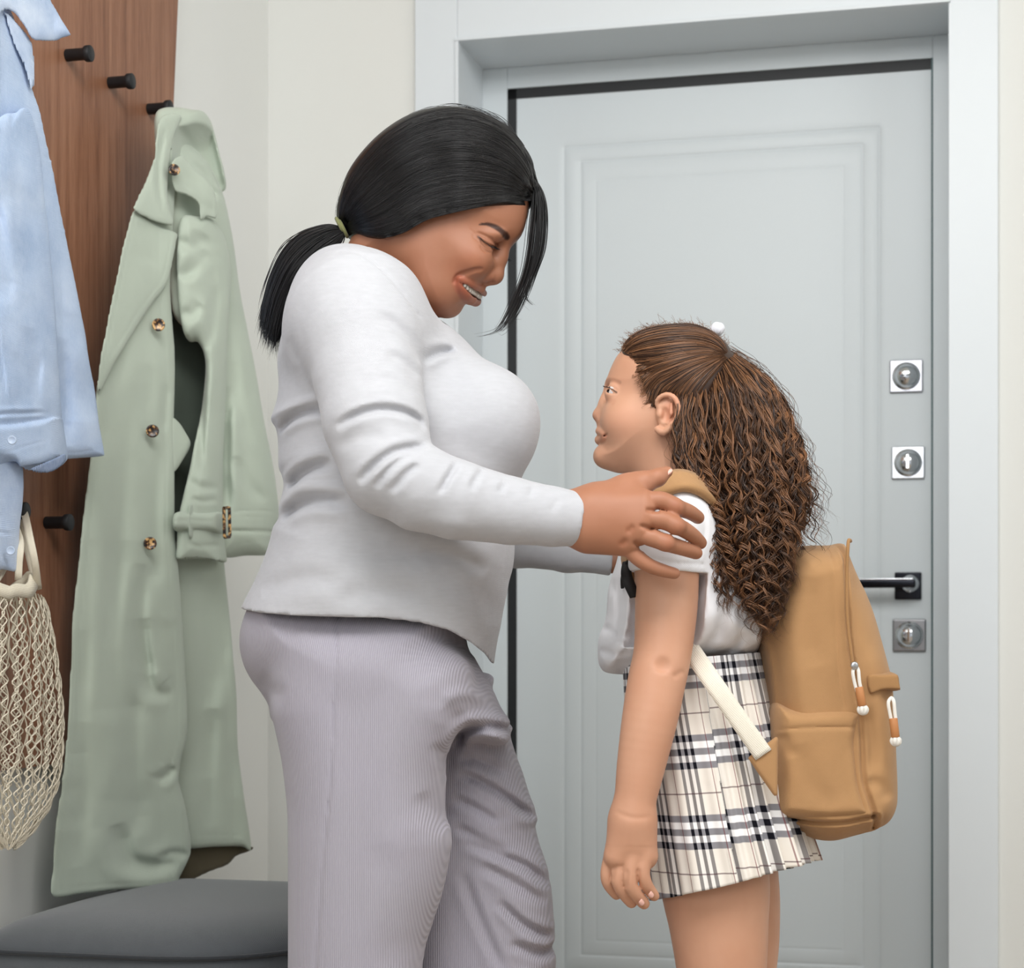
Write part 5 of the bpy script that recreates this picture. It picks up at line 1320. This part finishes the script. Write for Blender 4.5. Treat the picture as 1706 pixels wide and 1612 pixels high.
# lapel, collar, raised neck
C3 = coatvol((155, 340), (305, 665), .0022)
C3.layer([(219,348),(238,358),(262,374),(292,386),(292,400),(288,425),(276,470),(250,505),(222,548),(196,592),(176,628),(163,650),(159,640),(166,590),(176,530),(190,462),(204,398)], -.026, .005, .007, stitch=.006)
C3.fold([(240,375),(262,410),(250,450)], .003, .012, -.04); C3.fold([(210,420),(200,500),(180,580)], .003, .012, -.04); C3.noise(.0012, 26, 33)
mesh_obj('lapel', *C3.mesh(), m_sage, coat)
C4 = coatvol((208, 182), (300, 382), .0028)
C4.layer([(263,196),(280,186),(300,190),(296,206),(289,222),(283,250),(278,285),(277,320),(283,350),(287,372),(270,371),(246,362),(220,346),(226,325),(240,290),(254,256),(257,225)], -.040, .006, .008, stitch=.005)
C4.fold([(285,225),(277,260),(272,300),(277,345),(282,365)], .003, .003, -.05, .6); C4.fold([(258,250),(245,290),(236,330)], .003, .010, -.05); C4.noise(.0012, 26, 34)
mesh_obj('collar', *C4.mesh(), m_sage, coat)
C5 = coatvol((255, 180), (385, 330), .0028, .2)
C5.layer([(262,200),(275,187),(300,185),(325,189),(343,192),(352,203),(358,222),(366,255),(374,285),(376,312),(360,318),(320,318),(288,310),(270,280),(262,240)], .03, .035, .070)
C5.layer([(291,214),(310,206),(330,199),(345,199),(352,215),(360,245),(367,275),(371,302),(350,330),(310,340),(286,330),(285,260)], -.035, .020, .090, .004, 's')
C5.noise(.0012, 26, 35); mesh_obj('raised_collar', *C5.mesh(), m_sage, coat)
# shoulder, far sleeve, near sleeve
C6 = coatvol((276, 240), (475, 940), .0032, .2)
C6.layer([(286,250),(305,236),(325,250),(352,280),(375,330),(389,400),(398,470),(410,540),(424,610),(440,700),(456,780),(465,848),(460,890),(452,922),(410,926),(374,928),(366,900),(360,760),(350,600),(330,560),(300,540),(288,500),(284,380)], .055, .045, .050)
for q, d_, w_, as_ in (([(322,265),(340,290),(352,330)], .006, .006, .3), ([(374,300),(384,340),(389,372)], .010, .006, .3), ([(336,300),(352,312),(372,322)], .004, .005, 0), ([(300,470),(322,430),(345,410)], .006, .010, .2), ([(310,520),(330,470),(352,440)], -.005, .010, 0), ([(392,500),(385,600),(384,700)], .006, .012, 0), ([(372,640),(371,760),(374,850)], .012, .008, .3), ([(410,700),(430,780),(450,830)], -.003, .012, 0), ([(375,853),(420,850),(465,851)], .0022, .0018, 0), ([(375,862),(420,860),(465,862)], .0012, .0016, 0), ([(375,884),(420,884),(463,884)], .0042, .0024, 0), ([(355,385),(352,440),(350,500)], .004, .010, 0), ([(400,470),(408,560),(420,660)], .004, .007, .2), ([(392,760),(410,800),(440,835)], .005, .008, .2), ([(385,600),(396,680),(420,740)], .004, .008, .2), ([(400,905),(430,900),(458,902)], .0012, .0016, 0)): C6.fold(q, d_, w_, 0, as_)
C6.noise(.0018, 20, 36, (1, 1, .4)); mesh_obj('far_sleeve', *C6.mesh(), m_sage, coat)
C7 = coatvol((286, 350), (388, 948), .0030, .2)
C7.layer([(300,372),(330,362),(362,372),(380,420),(383,480),(380,540),(377,600),(375,660),(372,720),(370,790),(371,850),(373,900),(374,941),(335,938),(297,936),(295,905),(298,862),(308,815),(318,770),(328,715),(338,650),(342,600),(330,570),(308,560),(296,480)], -.005, .038, .046)
for q, d_, w_, as_ in (([(302,400),(325,420),(350,400)], .006, .009, .3), ([(305,470),(330,455),(348,425)], .007, .008, .3), ([(306,520),(325,530),(345,515)], .005, .009, .2), ([(352,400),(358,450),(352,520)], .004, .010, 0), ([(330,545),(345,530),(362,470)], -.004, .008, 0), ([(360,560),(357,680),(352,780)], -.003, .010, 0), ([(345,660),(335,760),(322,830)], .003, .010, 0), ([(322,600),(312,575),(302,565)], .008, .008, 0), ([(345,600),(338,700),(345,800)], .005, .006, .3), ([(318,800),(340,815),(368,812)], .004, .006, .2), ([(325,832),(345,838),(366,832)], .003, .004, .2), ([(366,480),(362,540),(352,590)], .005, .006, .3), ([(318,906),(340,912),(372,908)], .0026, .003, 0)): C7.fold(q, d_, w_, -.04, as_)
C7.ops.append((lambda v: v.cut(C7.pt(335, 934, -.005), (0, 0, -1), .09, .05),) + (0,) * 7); C7.layer([(301,980),(301,925),(318,922),(352,923),(369,928),(369,980)], -.005, .030, .036, .001, 's')
C7.noise(.0016, 24, 37, (1, 1, .5)); mesh_obj('near_sleeve', *C7.mesh(), m_sage, coat)
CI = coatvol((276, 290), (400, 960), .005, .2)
CI.layer([(290,400),(320,400),(345,420),(368,480),(378,700),(374,930),(290,940),(282,700)], .125, .010, .012); CI.noise(.002, 20, 39); mesh_obj('inside_back', *CI.mesh(), m_sage_dk, coat)  # inner back of the coat, its dark colour deepens the gap's shade
# cuff strap with loop and buckle
C8 = coatvol((286, 835), (400, 905), .0022, .2)
C8.layer([(294,856),(320,852),(350,854),(374,856),(374,888),(350,889),(320,889),(293,884)], -.005, .012, .056)
C8.layer([(319,846),(331,846),(331,896),(319,896)], -.005, .008, .060)
for q in ([(296,864),(335,861),(372,864)], [(296,872),(335,870),(372,872)], [(296,879),(335,879),(372,880)]): C8.fold(q, .0012, .0012, -.05)
mesh_obj('cuff_strap', *C8.mesh(), m_sage, coat)
bk = [C7.pt(a, b, dy) for a, b, dy in ((373,846,-.062),(382,845,-.058),(383,894,-.058),(374,895,-.062),(373,846,-.062))]
mesh_obj('buckle', *tubes([resample(np.array(bk), 40)], [.0028], 8), m_tort, coat)
# epaulette
C9 = coatvol((280, 250), (364, 370), .0024, .2)
C9.layer([(284,268),(303,257),(312,268),(322,280),(345,300),(356,318),(360,345),(358,361),(343,358),(332,363),(330,346),(327,334),(308,322),(287,311)], -.050, .005, .006, stitch=.005)
C9.fold([(290,305),(312,316),(330,332)], .002, .003, -.06); C9.noise(.0012, 40, 38); mesh_obj('epaulette', *C9.mesh(), m_sage, coat)
# belt end peeping out of the pocket
C10 = coatvol((284, 695), (326, 792), .0022, .2)
C10.layer([(286,700),(297,702),(308,718),(318,740),(306,765),(290,786),(285,760)], .01, .006, .008); C10.fold([(296,704),(308,724),(314,742)], .0015, .0015, 0)
mesh_obj('belt_end', *C10.mesh(), m_sage, coat)
def button(px, py, D, r, mat, parent, n=(.1, -1, .1)):
    b = MB(); c = P(px, py, D); b.lathe(c, n, [(r * .9, -.001), (r, 0), (r, .0018), (r * .86, .0026), (r * .70, .0018), (.0004, .0014)], 24)
    for q in ((-1, -1), (1, -1), (-1, 1), (1, 1)): pass
    return b.build('button', mat, parent, True)
for x_, y_ in ((264, 541), (254, 718), (250, 905)): button(x_, y_, float(C2.D(x_)) - .0265, .0105, m_tort, coat, (.25, -1, 0))
button(290, 283, float(C2.D(290)) - .062, .0095, m_tort, coat, (.5, -1, .1))
lp = [C4.pt(276, 190, .03), C4.pt(272, 178, .02), C4.pt(276, 172, .0), C4.pt(282, 180, -.01), C4.pt(283, 190, -.02)]
lp = [np.array(room(.055, -.51, on_left(272, 180, .05)[1] + dz)) + np.array((dx, dy, 0)) for dx, dy, dz in ((-.004, .02, -.02), (-.002, .010, .006), (0, 0, .013), (.002, -.012, .004), (.004, -.02, -.03))]
mesh_obj('hanging_loop', *tubes([resample(spline(np.array(lp), 6), 30)], [.0022], 6), m_web, coat)

# ---- denim shirt
def denim_mat(name, c0, c1):
    t = NT(name); x = t.n('ShaderNodeSeparateXYZ', {0: t.tc()}).outputs
    tw = t.math('SINE', t.math('MULTIPLY', t.math('ADD', x[0], t.math('MULTIPLY', x[2], .55)), 5200.0))
    n = t.noise(11, 5, rough=.6); n2 = t.noise(500, 2, stretch=(1, 1, .3))
    f = t.n('ShaderNodeClamp', {0: t.math('MULTIPLY_ADD', t.math('SUBTRACT', n, .5), 2.4, .5)}).outputs[0]
    c = t.mix(f, srgb(*c0), srgb(*c1)); c = t.mix(t.math('MULTIPLY', n2, .28), c, srgb(226, 233, 244))
    t.bump(t.math('ADD', tw, t.math('MULTIPLY', n2, 2.0)), .3, .0004); return t.done(c, .9, .15)
m_denim = denim_mat('light_denim', (150, 174, 208), (186, 203, 228))
m_denim2 = denim_mat('denim_edge', (146, 170, 206), (206, 219, 238))
m_denim3 = denim_mat('denim_cuff_shade', (84, 102, 134), (108, 126, 156))  # denim darkened to paint the shade inside the cuff
m_btn = plain('pale_button', (178, 192, 212), .3)
shirt = empty('denim_shirt', P(-30, 20, 2.62), label='light blue denim shirt hanging at the left edge of the coat board', category='shirt')
scol, sD = [-110, 0, 100, 180], [2.40, 2.63, 2.78, 2.86]
def shv(lo, hi, h=.0026, yp=.10): return Cloth(scol, sD, lo, hi, h, yp)
D1 = shv((-100, -75), (180, 785), .0021, .08)
D1.layer([(-70,-60),(-30,-60),(6,-20),(24,20),(40,62),(54,100),(59,150),(74,195),(86,250),(102,330),(118,420),(135,510),(149,590),(163,680),(175,753),(172,760),(130,764),(90,768),(40,774),(-70,776)], .03, .018, .020)
for q, d_, w_, as_ in (([(93,560),(94,650),(100,740)], .010, .010, .2), ([(120,520),(130,620),(128,700)], .004, .016, 0), ([(85,332),(92,368),(100,378),(111,372)], .0022, .0018, .5), ([(72,258),(78,258),(84,252)], .003, .002, .4), ([(62,190),(72,212),(76,250)], .002, .002, .3), ([(78,280),(96,400),(100,520)], -.004, .012, 0), ([(95,752),(130,751),(168,744)], .0014, .0016, 0), ([(150,620),(140,660),(150,700)], .002, .008, 0)): D1.fold(q, d_, w_, .01, as_)
D1.noise(.0016, 22, 41); mesh_obj('shirt_body', *D1.mesh(), m_denim, shirt)
D2 = shv((-95, 150), (108, 790), .0019, .12)
D2.layer([(-65,200),(-30,176),(10,178),(28,170),(40,175),(52,215),(62,280),(70,360),(78,450),(88,560),(94,640),(95,700),(50,710),(0,712),(-60,700)], -.040, .035, .040)
D2.layer([(-60,700),(0,704),(50,698),(94,695),(98,705),(104,752),(101,765),(86,774),(60,779),(30,778),(12,764),(-60,760)], -.040, .012, .046, .002)
for q, d_, w_, as_ in (([(0,190),(12,180),(28,173)], .003, .0022, .4), ([(38,176),(42,200),(40,260)], .002, .002, .3), ([(68,560),(76,610),(72,650),(68,694)], .007, .0055, .3), ([(38,480),(52,580),(40,690)], .003, .010, 0), ([(0,557),(17,550),(22,600),(30,650),(40,694)], .0024, .0018, .8), ([(5,590),(14,585),(12,600)], .002, .0018, 0), ([(4,330),(10,450),(2,540)], .008, .008, .2), ([(30,300),(34,400),(28,480)], -.004, .010, 0), ([(-10,703),(40,699),(98,696)], .0035, .0022, .6), ([(12,760),(40,762),(70,752),(100,744)], .0016, .0014, .4), ([(5,706),(8,740),(12,765)], .002, .0014, .3), ([(8,340),(30,420),(36,520)], .005, .006, .3), ([(60,330),(66,420),(60,500)], .004, .007, .2), ([(50,600),(56,640),(52,692)], .004, .004, .3), ([(84,600),(82,650),(88,692)], .003, .004, .3), ([(40,235),(52,300),(50,360)], .004, .006, .2), ([(30,722),(60,716),(92,714)], .002, .003, .2)): D2.fold(q, d_, w_, -.07, as_)
D2.layer([(22,800),(22,774),(40,768),(70,764),(90,756),(97,760),(98,800)], -.048, .020, .036, .001, 's')
D2.noise(.0014, 34, 42); mesh_obj('sleeve', *D2.mesh(), m_denim, shirt)
D3 = shv((-85, 740), (42, 958), .0024, .14)
D3.layer([(-55,760),(20,765),(34,775),(35,830),(31,880),(30,945),(22,952),(0,948),(-55,945)], -.010, .022, .030)
for q, d_, w_ in (([(0,890),(14,889),(30,893)], .0028, .0022), ([(8,780),(14,830),(10,885)], .004, .008), ([(0,936),(14,940),(28,944)], .0014, .0014)): D3.fold(q, d_, w_, -.03, .4)
D3.noise(.0012, 34, 43); mesh_obj('far_sleeve', *D3.mesh(), m_denim2, shirt)
DI = shv((30, 740), (110, 790), .002, .12)
DI.layer([(30,771),(52,763),(78,757),(97,751),(102,757),(97,768),(78,778),(54,781),(34,778)], -.086, .003, .004); mesh_obj('cuff_opening_shade', *DI.mesh(), m_denim3, shirt)  # flat dark sheet standing in for the shaded cuff opening
D4 = shv((-85, -80), (120, 75), .0022, .12)
D4.layer([(-55,-50),(20,-50),(62,-30),(84,2),(98,26),(113,50),(112,55),(88,60),(62,59),(46,55),(30,30),(5,5),(-55,0)], -.030, .008, .010)
D4.fold([(40,-10),(72,12),(92,38),(100,50)], .0020, .0018, -.04, .5); D4.fold([(66,-20),(82,6),(104,46),(92,54),(56,52)], .0012, .0012, -.04, .3)
mesh_obj('collar', *D4.mesh(), m_denim2, shirt)
D5 = shv((0, 20), (66, 150), .0022, .12)
D5.layer([(8,20),(30,40),(48,62),(56,85),(57,140),(52,150),(40,110),(22,70)], .0, .006, .008); D5.fold([(24,50),(40,80),(48,120)], .002, .002, 0, .4)
mesh_obj('collar_band', *D5.mesh(), m_denim2, shirt)
for x_, y_, dd in ((20, 733, -.090), (18, 917, -.043)):
    button(x_, y_, float(D2.D(x_)) + dd, .0062, m_btn, shirt, (.1, -1, 0))

# ---- string bag
m_string = fabric('natural_cotton_string', (226, 217, 196), .05, 700, .5, .9, 60)
bag = empty('string_bag', P(15, 1400, 2.70), label='natural cotton net string bag hanging from the lower peg beside the denim shirt', category='bag')
ax0 = 14
def bagR(y): return np.interp(y, [955, 985, 1010, 1070, 1130, 1190, 1260, 1310, 1350, 1385, 1402, 1413], [38, 56, 66, 78, 86, 92, 91, 84, 68, 42, 24, 8])
def bagP(y, ph, off=0.0):
    r = bagR(y) + off; px = ax0 + r * np.sin(ph); D_ = 2.655 + .0012 * (px - ax0) - .42 * r * 2.7 / FPX * np.cos(ph)
    return P(px, y + 5 * np.sin(3 * ph + y * .01), D_)
NS, M = 52, 17; st = []
for i in range(NS):
    pts = []
    for j in range(M * 4 + 1):
        v = j / (M * 4); tri = abs(((j / 4 + .5 * (i % 2)) % 1) * 2 - 1) * 2 - 1
        y = 992 + (1410 - 992) * v ** .92; ph = 2 * math.pi * (i + .47 * tri) / NS
        ph = ph + .28 * math.sin(ph * 1 + .4) * (1 - v) ** .7 + .05 * math.sin(i * 2.3 + v * 5)
        pts.append(bagP(y, ph, 1.2 * math.sin(j + i)))
    st.append(resample(spline(np.array(pts), 3), 150))
net = mesh_obj('net', *tubes(st, np.full(NS, .00115), 5), m_string, bag, kind='stuff')
# inner slack layer of netting, seen through the front
st = []
for i in range(16):
    pts = []
    for j in range(41):
        v = j / 40; y = 985 + 420 * v; ph = 2 * math.pi * (i + .5 * math.sin(v * 22 + i * 2)) / 16
        r = .55 * bagR(y) * (1 - .2 * math.sin(i)); px = ax0 + 8 + r * math.sin(ph); pts.append(P(px, y, 2.67 + .001 * (px - ax0) - .25 * r * 2.7 / FPX * math.cos(ph)))
    st.append(resample(spline(np.array(pts), 3), 100))
mesh_obj('inner_net', *tubes(st, np.full(16, .0011), 5), m_string, bag, kind='stuff')
# woven top band and the two handles
V = []; F = []; nb_ = 64
for i in range(nb_):
    ph = 2 * math.pi * i / nb_; dip = 26 * math.exp(-((math.sin(ph) - .55) / .3) ** 2) * (1 if math.cos(ph) > 0 else .3)
    y0 = 948 + 30 * (1 - abs(math.sin(ph))) + dip * .6
    for k_ in range(3): V.append(bagP(y0 + k_ * 11, ph, -.5))
    if True:
        n_ = (i + 1) % nb_; F += [(i * 3 + q, n_ * 3 + q, n_ * 3 + q + 1, i * 3 + q + 1) for q in range(2)]
tbn = mesh_obj('top_band', V, F, m_string, bag); s_ = tbn.modifiers.new('s', 'SOLIDIFY'); s_.thickness = .003
pg = on_left(30, 851, .05); pgp = np.array(room(.052, pg[0], pg[1] + .006))
def handle(pts, half):
    p = resample(spline(np.array(pts), 8), 40); V = []; F = []
    for i, q in enumerate(p):
        V += [q + np.array(half) * s_ for s_ in (-1, -.33, .33, 1)]
        if i: F += [((i - 1) * 4 + k_, i * 4 + k_, i * 4 + k_ + 1, (i - 1) * 4 + k_ + 1) for k_ in range(3)]
    o = mesh_obj('handle', V, F, m_string, bag); m_ = o.modifiers.new('s', 'SOLIDIFY'); m_.thickness = .003; return o
handle([bagP(975, 1.5), P(58, 935, 2.68), P(50, 895, 2.69), pgp + (.008, 0, -.010), pgp + (0, 0, .006), pgp + (-.010, 0, -.012), P(33, 900, 2.675), P(31, 940, 2.66), bagP(970, .35)], (.0050, 0, .0012))
handle([bagP(975, 1.9), P(50, 930, 2.74), pgp + (.002, .008, -.02), pgp + (0, .006, .006), pgp + (-.012, .004, -.02), P(12, 930, 2.70), bagP(970, -.6)], (.0050, 0, .0012))

# ---- upholstered bench
m_grey = fabric('charcoal_felt', (80, 84, 88), .07, 900, .4, .95, 40, sheen=.4)
m_pipe = fabric('charcoal_piping', (50, 53, 57), .05, 900, .3, .95, 40)
bench = empty('upholstered_bench', room(.22, -.78, 0), label='dark grey upholstered bench with a domed rounded seat below the trench coat', category='bench')
ca, cb, ha, hb = .258, -.905, .246, .315
def ring(f, z, n=96, ex=2.7):
    out = []
    for i in range(n):
        w = 2 * math.pi * i / n; c, s = math.cos(w), math.sin(w)
        e_ = ex if c > 0 else 12.0
        out.append(room(ca + (ha - .0) * f * math.copysign(abs(c) ** (2 / e_), c), cb + hb * f * math.copysign(abs(s) ** (2 / (ex if c > 0 else 5.0)), s), z))
    return out
def rings(lst):
    V = []; F = []; n = 96
    for k_, (f, z) in enumerate(lst):
        V += ring(f, z)
        if k_: F += [((k_ - 1) * n + i, (k_ - 1) * n + (i + 1) % n, k_ * n + (i + 1) % n, k_ * n + i) for i in range(n)]
    F.append(tuple(range((len(lst) - 1) * n, len(lst) * n))); F.append(tuple(range(n))[::-1]); return V, F
top_ = [(1.0, .468)] + [(math.cos(w) ** .42 if w < 1.56 else .02, .468 + .046 * math.sin(w)) for w in np.linspace(.08, 1.57, 16)]
mesh_obj('seat_cushion', *rings(top_), m_grey, bench)
mesh_obj('side_upholstery', *rings([(.93, .13), (.975, .15), (.985, .25), (.985, .43), (1.0, .468)]), m_grey, bench)
rp = np.array(ring(1.004, .468) + [ring(1.004, .468)[0]]); mesh_obj('seam_piping', *tubes([rp], [.0032], 8), m_pipe, bench)
for sa in (-1, 1):
    for sb in (-1, 1): MB().lathe(room(ca + sa * ha * .6, cb + sb * hb * .7, 0), (0, 0, 1), [(.014, 0), (.022, .14)], 16).build('leg', m_peg, bench, True)
settle()
